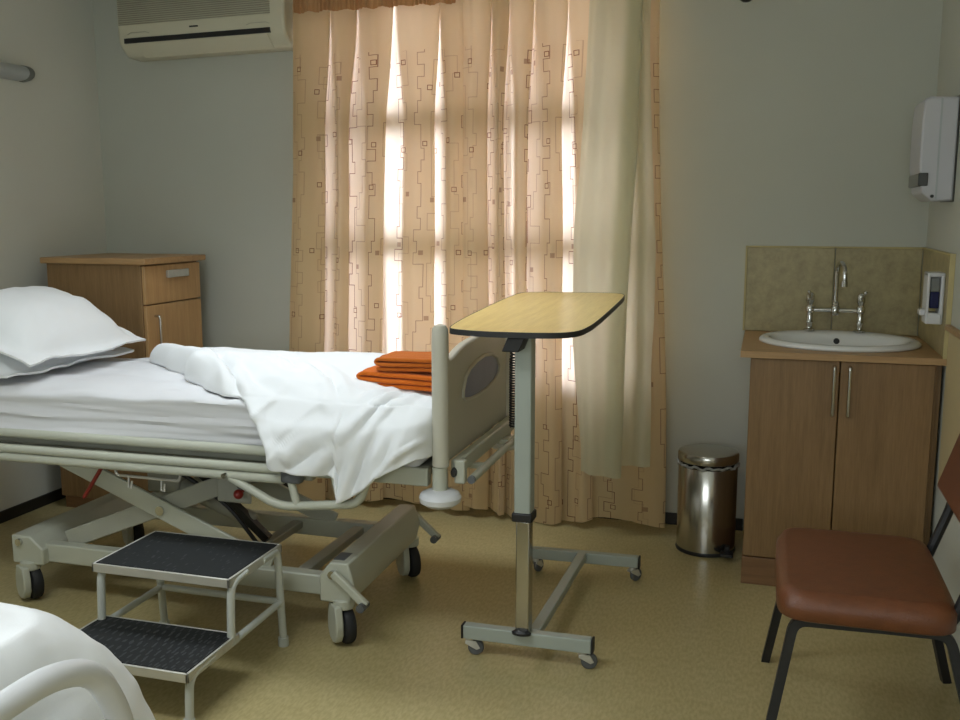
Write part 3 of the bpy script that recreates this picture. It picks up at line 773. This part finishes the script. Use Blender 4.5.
# towels: folded cloths, rounded folds at the left, laid one on the other
def towel(name, x0, x1, y0, y1, z0, layers, th, label, mat, seed, lean=0):
    o_ = thing(name, ((x0+x1)/2, (y0+y1)/2, z0), label, 'towel', 'orange towels')
    path = []
    for k in range(layers):
        z = z0+th*(k+.5); a, b = (x0+.012*random.random(), x1) if k % 2 == 0 else (x1, x0+.012*random.random())
        for j in range(15): t = j/14; path.append((a+(b-a)*t, z))
        if k < layers-1:
            ex = b+(th*.5 if b > a else -th*.5); path.append((ex, z+th*.5))
    rows = []
    for j in range(17):
        v = j/16; row = []
        for (x, z) in path:
            row.append((x+.008*fb(z*30, v*3, seed), y0+(y1-y0)*v+.006*fb(x*6, z*40, seed+1), z+.0035*fb(x*8, v*4, seed+z*9)+lean*(x-x0)))
        rows.append(row)
    mb = MB().grid(rows); me = obj('folded_cloth', mb, mat, o_, angle=180)
    m = me.modifiers.new('thickness', 'SOLIDIFY'); m.thickness = th*.86; m.offset = 0
    m2 = me.modifiers.new('sub', 'SUBSURF'); m2.levels = 1; m2.render_levels = 1
    return o_
towel('folded_towel', -1.31, -.99, 2.97, 3.17, .838, 3, .018, 'lower folded orange towel lying on the duvet by footboard', 'towel', 3., -.035)
towel('folded_towel', -1.255, -.99, 2.985, 3.165, .889, 3, .016, 'upper darker orange folded towel topmost on the stack', 'towel2', 8., .01)

# ------------------------------------------------------------------ overbed table
OT = thing('overbed_table', (-.69, 3.2, 0), 'wheeled overbed table with golden oak top on one tall post', 'table')
def Q(name, mb, mat, bev=0, parent=OT, **k): return obj(name, mb, mat, parent, bev=bev, **k)
out = [(-.917, 2.766), (-.896, 2.729), (-.80, 2.703), (-.651, 2.707), (-.559, 2.729), (-.518, 2.778), (-.506, 2.905), (-.505, 3.064), (-.509, 3.347), (-.517, 3.652), (-.526, 3.736), (-.56, 3.78), (-.725, 3.768), (-.905, 3.742), (-.935, 3.70), (-.942, 3.55), (-.940, 3.281), (-.933, 2.967)]
def smooth_loop(pts, it=2):
    for _ in range(it):
        q = []
        for a, b in zip(pts, pts[1:]+pts[:1]):
            q += [(a[0]*.78+b[0]*.22, a[1]*.78+b[1]*.22), (a[0]*.22+b[0]*.78, a[1]*.22+b[1]*.78)]
        pts = q
    return pts
out = [(x+.0, y) for x, y in smooth_loop(out)]
tz = lambda y: 1.075+.03*(y-2.76)
tp = Q('tabletop', MB().prism([(x, y, tz(y)-.014) for x, y in out], (0, 0, .014)), 'wtop')
cx, cy = -.72, 3.24
ring = MB(); o2 = [(cx+(x-cx)*1.006, cy+(y-cy)*1.003) for x, y in out]; i2 = [(cx+(x-cx)*.985, cy+(y-cy)*.993) for x, y in out]
n = len(out)
A = [ring.bm.verts.new((x, y, tz(y)-.0165)) for x, y in o2]; B = [ring.bm.verts.new((x, y, tz(y)+.0005)) for x, y in o2]
C = [ring.bm.verts.new((x, y, tz(y)+.0005)) for x, y in [(cx+(x-cx)*.996, cy+(y-cy)*.998) for x, y in out]]; D = [ring.bm.verts.new((x, y, tz(y)-.0165)) for x, y in i2]
for i in range(n):
    j = (i+1) % n
    for a, b in ((A, B), (B, C), (C, D), (D, A)): ring.bm.faces.new((a[i], a[j], b[j], b[i]))
obj('edge_band', ring, 'black', tp)
Q('underframe', MB().box(-.735, -.665, 2.85, 3.60, 1.046, 1.058), 'creamd', .003)
Q('post', MB().box(-.724, -.671, 2.812, 2.868, .49, 1.056), 'tube', .005)
Q('post_collar', MB().box(-.730, -.665, 2.806, 2.874, .468, .497), 'black', .005)
Q('inner_post', MB().box(-.718, -.674, 2.815, 2.865, .100, .47), 'steel', .004)
Q('base_plate', MB().lathe((-.697, 2.812, .104), [(.03, -.003), (.032, .004), (.02, .012)], 20, sy=.5), 'black')
Q('height_lever', MB().prism([(-.728, 2.74, 1.052), (-.676, 2.74, 1.052), (-.694, 2.74, 1.010), (-.746, 2.74, 1.010)], (0, .10, 0)), 'black', .003)
Q('base_bar', MB().bar((-.893, 2.838, .080), (-.478, 2.842, .080), .036, .046), 'tube', .004)
Q('base_bar', MB().bar((-.855, 3.600, .083), (-.432, 3.612, .083), .036, .042), 'tube', .004)
Q('base_spine', MB().bar((-.665, 2.86, .088), (-.648, 3.59, .090), .036, .030), 'tube', .004)
for x, y, s in ((-.893, 2.838, -1), (-.478, 2.842, 1), (-.432, 3.612, 1), (-.855, 3.60, -1)):
    Q('end_plug', MB().box(min(x, x+s*.007), max(x, x+s*.007), y-.0185, y+.0185, .0575, .1035), 'black', .002)
def smallcaster(x, y, ang):
    f = MB().cyl((x, y, .048), (x, y, .060), .013, 12)
    M_ = Matrix.Translation((x, y, 0)) @ Matrix.Rotation(ang, 4, 'Z')
    f.prism([M_ @ Vector(p) for p in [(-.015, -.014, .05), (.02, -.014, .05), (.034, -.014, .025), (.022, -.014, .02), (-.015, -.014, .042)]], M_.to_3x3() @ Vector((0, .004, 0)))
    f.prism([M_ @ Vector(p) for p in [(-.015, .010, .05), (.02, .010, .05), (.034, .010, .025), (.022, .010, .02), (-.015, .010, .042)]], M_.to_3x3() @ Vector((0, .004, 0)))
    c = Q('caster', f, 'alu', .001)
    ax = M_.to_3x3() @ Vector((0, 1, 0)); ce = M_ @ Vector((.02, 0, .026))
    w = MB().lathe((0, 0, 0), [(.008, -.009), (.022, -.009), (.026, -.005), (.026, .005), (.022, .009), (.008, .009)], 22, axis='y')
    for v in w.bm.verts: v.co = Matrix.Translation(ce) @ Matrix.Rotation(ang, 4, 'Z') @ v.co
    obj('wheel', w, 'grey', c)
smallcaster(-.875, 2.838, .25); smallcaster(-.505, 2.842, .3); smallcaster(-.455, 3.612, .9); smallcaster(-.835, 3.60, 1.2)

# ------------------------------------------------------------------ step stool
ST = thing('step_stool', (-1.72, 2.45, 0), 'two-step white metal stool with black ribbed treads beside bed', 'stool')
def W(name, mb, mat, bev=0, parent=ST, **k): return obj(name, mb, mat, parent, bev=bev, **k)
def step(x0, x1, y0, y1, z):
    p = W('step', MB().box(x0, x1, y0, y0+.008, z-.028, z).box(x0, x1, y1-.008, y1, z-.028, z).box(x0, x0+.008, y0, y1, z-.028, z).box(x1-.008, x1, y0, y1, z-.028, z).box(x0+.006, x1-.006, y0+.006, y1-.006, z-.020, z-.010), 'alu', .002)
    obj('tread', MB().box(x0+.010, x1-.010, y0+.010, y1-.010, z-.010, z+.0005), 'tread', p)
step(-1.955, -1.478, 2.395, 2.72, .352)
step(-1.955, -1.474, 2.160, 2.435, .170)
for x in (-1.938, -1.485):
    s = 1
    leg = W('front_leg', MB().tube([(x, 2.30, .155), (x, 2.185, .150), (x, 2.175, .0)], .0125, 12, fillet=.04), 'stool')
    obj('foot_cap', MB().cyl((x, 2.175, 0), (x, 2.175, .03), .016), 'stool', leg)
    W('middle_leg', MB().tube([(x, 2.50, .338), (x, 2.415, .330), (x, 2.405, .145)], .0125, 12, fillet=.04), 'stool')
    leg = W('rear_leg', MB().tube([(x, 2.60, .338), (x, 2.70, .338), (x, 2.725, .0)], .0125, 12, fillet=.03), 'stool')
    obj('foot_cap', MB().cyl((x, 2.7237, 0), (x, 2.722, .03), .017), 'stool', leg)
    W('side_brace', MB().tube([(x, 2.39, .150), (x, 2.715, .155)], .0115, 12), 'stool')
W('rear_brace', MB().tube([(-1.938, 2.715, .155), (-1.485, 2.715, .155)], .0115, 12), 'stool')

# ------------------------------------------------------------------ pedal bin
PB = thing('pedal_bin', (-.207, 4.085, 0), 'round stainless steel pedal bin between curtain and sink cabinet', 'bin')
bc = (-.207, 4.085, 0)
obj('body', MB().lathe(bc, [(.10, .012), (.119, .012), (.1195, .03), (.1195, .375), (.117, .378), (.113, .375), (.113, .03), (.05, .02)], 48), 'steel', PB)
obj('base_ring', MB().lathe(bc, [(.05, 0), (.121, 0), (.123, .006), (.121, .016), (.05, .016)], 48), 'black', PB)
obj('lid', MB().lathe(bc, [(.03, .398), (.121, .398), (.1235, .402), (.1235, .428), (.119, .437), (.105, .442), (.06, .448), (.01, .450)], 48), 'steel', PB)
lin = []
for k in range(61):
    a = 2*PI*k/60
    lin.append((bc[0]+(.122+.003*math.sin(k*2.3))*math.cos(a), bc[1]+(.122+.003*math.sin(k*2.3))*math.sin(a), .386+.004*math.sin(k*1.7)+.003*math.sin(k*5.1)))
obj('bin_liner', MB().tube(lin[:-1], .0055, 8, closed=True), 'bag', PB)
obj('pedal', MB().box(-.14, -.09, 3.935, 3.995, .018, .032).box(-.125, -.105, 3.98, 4.01, .015, .05), 'black', PB, bev=.004)
obj('hinge', MB().box(-.23, -.18, 4.20, 4.22, .36, .42), 'black', PB, bev=.004)

PB.scale = (1.02, 1.02, .975)
# ------------------------------------------------------------------ sink unit
SC = thing('sink_cabinet', (.28, 4.04, 0), 'oak two-door vanity cabinet standing under the basin against right wall', 'cabinet')
obj('carcass', MB().box(-.048, -.030, 3.737, 4.365, .105, .882).box(.580, .598, 3.737, 4.365, .105, .882).box(-.030, .580, 3.737, 4.365, .105, .123).box(-.030, .580, 4.355, 4.365, .123, .882), 'wood', SC, bev=.002)
obj('plinth', MB().box(-.050, .604, 3.716, 4.36, 0, .108), 'plinth', SC, bev=.002)
for x0, x1, hx in ((-.047, .2655, .247), (.2695, .586, .300)):
    d = obj('door', MB().box(x0, x1, 3.717, 3.736, .113, .880), 'wood', SC, bev=.0025)
    obj('handle', MB().tube([(hx, 3.717, .862), (hx, 3.690, .862), (hx, 3.690, .682), (hx, 3.717, .682)], .006, 10, fillet=.01), 'chrome', d)
obj('filler_strip', MB().box(.588, .612, 3.75, 4.36, .105, .882), 'wood', SC, bev=.002)
wb = MB(); NW = 72; loops_ = []
for zz in (.907, .883):
    inn, outr = [], []
    for j in range(NW):
        a = 2*PI*j/NW; c_, s_ = math.cos(a), math.sin(a)
        inn.append(wb.bm.verts.new((.278+.280*c_, 4.045+.252*s_, zz)))
        tx = ((.618-.278) if c_ > 0 else (.278+.085))/max(abs(c_), 1e-6); ty = ((4.368-4.045) if s_ > 0 else (4.045-3.703))/max(abs(s_), 1e-6)
        k_ = min(tx, ty); outr.append([.278+k_*c_, 4.045+k_*s_])
    for X_, Y_ in ((.618, 4.368), (-.085, 4.368), (-.085, 3.703), (.618, 3.703)):
        n_ = min(range(NW), key=lambda i: (outr[i][0]-X_)**2+(outr[i][1]-Y_)**2); outr[n_] = [X_, Y_]
    loops_.append((inn, [wb.bm.verts.new((p[0], p[1], zz)) for p in outr]))
(i1, o1), (i2_, o2_) = loops_
for j in range(NW):
    k_ = (j+1) % NW
    for a_, b_ in ((i1, o1), (o1, o2_), (o2_, i2_), (i2_, i1)): wb.bm.faces.new((a_[j], a_[k_], b_[k_], b_[j]))
wt = obj('worktop', wb, 'woodx', smooth=False)
tag(wt, 'oak laminate worktop carrying the white basin', 'worktop')
# oval basin
BS = thing('wash_basin', (.278, 4.045, .907), 'white oval ceramic basin set into oak worktop', 'basin')
rim = []
prof = [(.86, .9075), (.985, .9075), (1.0, .912), (.995, .920), (.96, .927), (.90, .929), (.86, .926), (.81, .914), (.75, .895), (.62, .84), (.40, .805), (.06, .80), (.02, .80)]
bw, bd = .302, .275
mb = MB(); rings = []
for i, (k, z) in enumerate(prof):
    ring_ = []
    for j in range(64):
        a = 2*PI*j/64; kk = k
        y = bd*kk*math.sin(a)
        # wider deck at the back for the tap
        if k < .9 and math.sin(a) > 0: y *= .70 if k >= .6 else .75
        ring_.append(mb.bm.verts.new((.278+bw*kk*math.cos(a), 4.045+y, z)))
    rings.append(ring_)
for A_, B_ in zip(rings, rings[1:]):
    for k in range(64): mb.bm.faces.new((A_[k], A_[(k+1) % 64], B_[(k+1) % 64], B_[k]))
mb.bm.faces.new(rings[-1])
obj('bowl', mb, 'ceramic', BS, angle=80)
obj('overflow_hole', MB().lathe((.281, 4.190, .896), [(.001, -.006), (.012, -.006), (.012, .004)], 16, axis='y'), 'black', BS)
obj('drain', MB().lathe((.278, 4.03, .802), [(.002, 0), (.022, 0), (.024, .003), (.01, .004)], 20), 'chrome', BS)
# bridge mixer tap
TP = thing('mixer_tap', (.272, 4.235, .934), 'chrome bridge mixer tap with two lever handles on basin', 'tap')
for x, s in ((.180, -1), (.364, 1)):
    leg = obj('pillar', MB().lathe((x+s*.006, 4.235, .931), [(.005, 0), (.024, 0), (.024, .006), (.013, .012), (.011, .03), (.015, .036), (.012, .045), (.012, .075), (.018, .082), (.018, .10), (.012, .108), (.014, .118), (.017, .124), (.016, .15), (.010, .158), (.004, .160)], 20), 'chrome', TP)
    obj('lever', MB().tube([(x+s*.006, 4.235, 1.062), (x+s*.010, 4.20, 1.076), (x+s*.016, 4.165, 1.098)], [.006, .0045, .006], 10).sphere((x+s*.016, 4.165, 1.098), .007), 'chrome', leg)
obj('bridge', MB().cyl((.18, 4.235, 1.018), (.364, 4.235, 1.018), .009).lathe((.272, 4.235, 1.006), [(.006, -.012), (.016, -.008), (.018, .0), (.018, .026), (.013, .034), (.016, .04), (.010, .05)], 20), 'chrome', TP)
sp = [(.272, 4.235, 1.04), (.272, 4.235, 1.17)]
for k in range(1, 12):
    a = PI*k/11; sp.append((.272+.014*(1-math.cos(a))/2*1.6, 4.235-.055*(1-math.cos(a)), 1.17+.045*math.sin(a)))
sp += [(.2945, 4.125, 1.15), (.2945, 4.125, 1.13)]
obj('spout', MB().tube(sp, .0095, 12).cyl((.2945, 4.125, 1.122), (.2945, 4.125, 1.145), .013), 'chrome', TP)
# splashback tiles (one thing per tile) and edge trim
tag(obj('splashback_tile', MB().box(-.088, .267, 4.357, 4.369, .908, 1.268), 'stone', bev=.002), 'mottled beige stone tile on back wall, left of the tap joint', 'tile', 'splashback tiles')
tag(obj('splashback_tile', MB().box(.270, .606, 4.357, 4.369, .908, 1.268), 'stone', bev=.002), 'mottled beige stone tile on back wall, right of the tap joint', 'tile', 'splashback tiles')
tag(obj('splashback_tile', MB().box(.608, .6195, 3.70, 4.355, .908, 1.268), 'stone', bev=.002), 'narrow-looking beige tile on right wall behind soap dispenser', 'tile', 'splashback tiles')
tag(obj('tile_edging', MB().box(-.094, .607, 4.353, 4.369, 1.268, 1.275).box(-.096, -.088, 4.353, 4.369, .908, 1.275).box(.604, .6195, 3.692, 4.369, 1.268, 1.275).box(.602, .6195, 3.688, 3.70, .908, 1.275), 'trim', bev=.001), 'thin yellow edging strip around the beige splashback tiles', 'edging')

# ------------------------------------------------------------------ dispensers
SD = thing('soap_dispenser', (.56, 3.83, 1.02), 'white wall soap dispenser holding dark blue liquid beside basin', 'soap dispenser')
obj('bracket', MB().box(.586, .5995, 3.785, 3.875, 1.018, 1.202).prism([(.541, 3.785, 1.02), (.598, 3.785, 1.018), (.598, 3.785, 1.058), (.541, 3.785, 1.062)], (0, .09, 0)).box(.541, .5995, 3.785, 3.875, 1.188, 1.204), 'white', SD, bev=.005)
obj('shell', MB().box(.541, .551, 3.783, 3.877, 1.05, 1.204), 'white', SD, bev=.003)
obj('clear_bottle', MB().box(.553, .584, 3.789, 3.871, 1.135, 1.186), 'bottle', SD, bev=.004)
obj('liquid', MB().box(.553, .584, 3.788, 3.872, 1.076, 1.136), 'soap', SD, bev=.004)
obj('push_lever', MB().box(.524, .545, 3.80, 3.86, 1.048, 1.070), 'white', SD, bev=.005)
PD = thing('towel_dispenser', (.55, 3.93, 1.45), 'white paper towel dispenser high on right wall above basin', 'paper towel dispenser')
shell = [(.604, 1.458), (.604, 1.816), (.510, 1.820), (.492, 1.812), (.487, 1.74), (.487, 1.58), (.500, 1.485), (.535, 1.456)]
obj('shell', MB().prism([(x-.008+.012, 3.805, z) for x, z in shell], (0, .27, 0)), 'disp', PD, bev=.008, seg=3)
obj('back_plate', MB().box(.606, .6115, 3.803, 4.075, 1.454, 1.824), 'dgrey', PD, bev=.003)
obj('level_window', MB().box(.492, .506, 3.815, 4.075, 1.508, 1.555), 'mgrey', PD, bev=.004)
obj('window_side', MB().box(.490, .522, 3.800, 3.815, 1.510, 1.556), 'dgrey', PD, bev=.003)
obj('lock', MB().cyl((.538, 3.797, 1.474), (.538, 3.806, 1.474), .006, 12), 'black', PD)
SD.location.x += .008; PD.location.x += .008
obj('seam', MB().box(.5625, .556, 3.8035, 3.806, 1.462, 1.812), 'lamp', PD)

# ------------------------------------------------------------------ brown chair
CH = thing('visitor_chair', (.3, 2.78, 0), 'brown vinyl visitor chair on black square-tube legs by right wall', 'chair')
def K(name, mb, mat, bev=0, parent=CH, **k): return obj(name, mb, mat, parent, bev=bev, **k)
def cushion(x0, x1, y0, y1, z0, z1, dome):
    n = 28; rows = []
    mb = MB()
    def pt(u, v, z):
        r = .06
        x = x0+(x1-x0)*u; y = y0+(y1-y0)*v; return x, y
    top = []
    for i in range(n+1):
        row = []
        for j in range(n+1):
            u, v = i/n, j/n
            a, b = 2*u-1, 2*v-1
            # round the plan corners
            m = max(abs(a), abs(b)); 
            ln = (abs(a)**8+abs(b)**8)**(1/8) or 1
            f = m/ln if ln > 0 else 1
            x = (x0+x1)/2+(x1-x0)/2*a*f; y = (y0+y1)/2+(y1-y0)/2*b*f
            e = 1-m
            edge = math.sqrt(max(0, 1-(1-min(1, e/.09))**2))
            z = z1-.028*(1-edge)+dome*(1-a*a)*(1-b*b)
            row.append(mb.bm.verts.new((x, y, z)))
        top.append(row)
    for i in range(n):
        for j in range(n): mb.bm.faces.new((top[i][j], top[i+1][j], top[i+1][j+1], top[i][j+1]))
    bd = [e for e in mb.bm.edges if e.is_boundary]
    r = bmesh.ops.extrude_edge_only(mb.bm, edges=bd)
    vs = [v for v in r['geom'] if isinstance(v, bmesh.types.BMVert)]
    for v in vs: v.co.z = z0+.008
    bd = [e for e in mb.bm.edges if e.is_boundary]
    r = bmesh.ops.extrude_edge_only(mb.bm, edges=bd)
    vs = [v for v in r['geom'] if isinstance(v, bmesh.types.BMVert)]
    for v in vs: v.co = Vector(((v.co.x-(x0+x1)/2)*.96+(x0+x1)/2, (v.co.y-(y0+y1)/2)*.96+(y0+y1)/2, z0))
    bmesh.ops.edgeloop_fill(mb.bm, edges=[e for e in mb.bm.edges if e.is_boundary])
    return mb
K('seat', cushion(.058, .492, 2.465, 3.045, .388, .462, .010), 'vinyl', angle=75)
for y, fy in ((2.535, 2.52), (2.985, 3.06)):
    sg = -1 if y < 2.7 else 1
    K('leg', MB().tube([(.045, fy, 0), (.105, y, .368), (.30, y, .372)], .0175, 4, fillet=.035), 'black', angle=30)
    K('leg', MB().tube([(.30, y, .372), (.475, y, .374), (.575, fy+.01*sg, 0)], .0175, 4, fillet=.035), 'black', angle=30)
    K('back_upright', MB().tube([(.43, y, .382), (.478, y, .40), (.535, y, .57), (.592, y, .86)], .014, 8, fillet=.03), 'black')
for x in (.15, .43): K('seat_rail', MB().bar((x, 2.535, .378), (x, 2.985, .378), .022, .02), 'black')
d_ = Vector((.05, 0, .16)).normalized(); nrm = Vector((d_.z, 0, -d_.x))
p0 = Vector((.497, 2.50, .628))
K('backrest', MB().prism([p0, p0+Vector((0, .51, 0)), p0+Vector((0, .51, 0))+d_*.24, p0+d_*.24], nrm*.032), 'vinyld', .008, seg=3)

# ------------------------------------------------------------------ foreground bed (corner only shows)
def fg_cover():
    nu, nv = 120, 110; rows = []
    # plan: rounded corner at (xe, ye); the cover is flat on top and flares out as it falls
    xe, ye, rr = -1.20, 1.39, .12
    for i in range(nv):
        v = i/(nv-1)           # 0 = top centre line, 1 = hem
        row = []
        for j in range(nu):
            a = j/(nu-1)
            # boundary direction: along the far long side -> corner -> the foot end
            if a < .5: q = a/.5; bx, by, nx, ny = -2.5+(xe-rr+2.5)*q, ye, 0., 1.
            elif a < .72:
                q = (a-.5)/.22*PI/2; nx, ny = math.sin(q), math.cos(q); bx, by = xe-rr+rr*nx, ye-rr+rr*ny
            else: q = (a-.72)/.28; bx, by, nx, ny = xe, ye-rr-(ye-rr-.45)*q, 1., 0.
            cx_, cy_ = -1.95 if a >= .5 else bx-.0, .92
            if a < .5: cx_ = bx if bx < -1.95 else -1.95+(bx+1.95)*0
            if v < .5:
                t = v/.5; x = cx_+(bx-cx_)*t; y = cy_+(by-cy_)*t; z = .716+.012*fb(x*3, y*3, 2.)+.004*fb(x*14, y*12, 7.)
                z -= .02*ss(.8, 1., t)
            else:
                t = (v-.5)/.5; off = .20*math.sin(min(1, t*1.1)*PI/2*.9)+.06*t; drop = .40*t**1.35
                fold = .008*math.sin(a*46+3*t)*t*t+.009*fb(a*9, t*3, 5.)*ss(0., .4, t)
                ck = 4*nx*nx*ny*ny; x = bx+nx*(off*(.45+.3*ck)+fold); y = by+ny*(off*(.9+.15*ck)+fold); z = .696-drop+.012*fb(x*3, y*3, 2.)+.006*fb(x*14, y*12, 7.)
            row.append((x, y, z))
        rows.append(row)
    o = obj('bed_cover', MB().grid(rows), 'linen', angle=180)
    m = o.modifiers.new('thickness', 'SOLIDIFY'); m.thickness = .008; m.offset = 0
    return tag(o, 'white cover hanging over the corner of foreground bed', 'bed cover')
fg_cover()
FB = thing('bed', (-1.7, .9, 0), 'bed at lower left with curved white tubular foot rail, mostly outside frame', 'bed')
obj('foot_rail', MB().tube([(-1.0, .45, 0), (-1.0, .45, .735), (-1.0, 1.12, .735), (-1.0, 1.215, .700), (-1.0, 1.275, .59), (-1.0, 1.29, .45), (-1.0, 1.29, 0)], .021, 18, fillet=.08), 'white', FB)
obj('foot_panel', MB().box(-1.012, -.99, .47, 1.268, .30, .60), 'board', FB, bev=.006)
obj('frame', MB().box(-2.9, -1.02, .50, 1.25, .26, .32), 'cream', FB, bev=.006)
lg_ = MB()
for x in (-2.8, -1.2):
    for y in (.55, 1.2):
        obj('leg', MB().cyl((x, y, 0), (x, y, .27), .025), 'cream', FB)
tag(obj('mattress', MB().box(-2.9, -1.20, .48, 1.34, .32, .66), 'sheet', bev=.05, seg=4), 'mattress under the white cover on the foreground bed', 'mattress')

# ------------------------------------------------------------------ light
def area(name, loc, rot, sx, sy, power, col, spread=PI):
    l = bpy.data.lights.new(name, 'AREA'); l.shape = 'RECTANGLE'; l.size = sx; l.size_y = sy; l.energy = power; l.color = col; l.spread = spread
    o = bpy.data.objects.new(name, l); COL.objects.link(o); o.location = loc; o.rotation_euler = rot; return o
area('daylight_behind_curtain', (-1.3, 5.3, 1.55), (-PI/2, 0, 0), 2.4, 2.6, 54, (1, .96, 1.0), math.radians(55))
area('daylight_front_window', (-.5, YF-.25, 1.62), (PI/2, 0, 0), 2.1, 1.2, 50, (.91, .97, 1.0))
area('daylight_side_window', (XL-.25, -.15, 1.65), (PI/2, 0, -PI/2), 2.2, 1.2, 105, (.91, .97, 1.0))
area('ceiling_lamp_near_camera', (-1.7, 1.2, 2.52), (0, 0, 0), 1.5, .5, 21, (.91, .97, 1.0), math.radians(150))
area('ceiling_lamp_over_bed', (-1.62, 3.2, 2.50), (0, 0, 0), 1.3, .5, 9.2, (.86, .94, 1.0), math.radians(95))
wd = bpy.data.worlds.new('sky'); S.world = wd; wd.use_nodes = True
bg = wd.node_tree.nodes['Background']; sky = wd.node_tree.nodes.new('ShaderNodeTexSky'); sky.sky_type = 'HOSEK_WILKIE'
sky.sun_direction = (.3, -.6, .7)
wd.node_tree.links.new(sky.outputs[0], bg.inputs[0]); bg.inputs[1].default_value = .25

# ------------------------------------------------------------------ camera
cam = bpy.data.cameras.new('camera'); co = bpy.data.objects.new('camera', cam); COL.objects.link(co)
cam.sensor_fit = 'HORIZONTAL'; cam.sensor_width = 36; cam.lens = 970/960*36; cam.clip_start = .02
co.location = (0, 0, 1.42)
co.rotation_euler = (math.radians(90-8.7), 0, math.radians(16.5))
S.camera = co
S.view_settings.view_transform = 'Standard'; S.view_settings.look = 'None'; S.view_settings.exposure = 0; S.view_settings.gamma = 1
S.cycles.use_denoising = True
S.cycles.max_bounces = 10; S.cycles.diffuse_bounces = 6; S.cycles.transmission_bounces = 8; S.cycles.transparent_max_bounces = 8
S.cycles.sample_clamp_indirect = 6
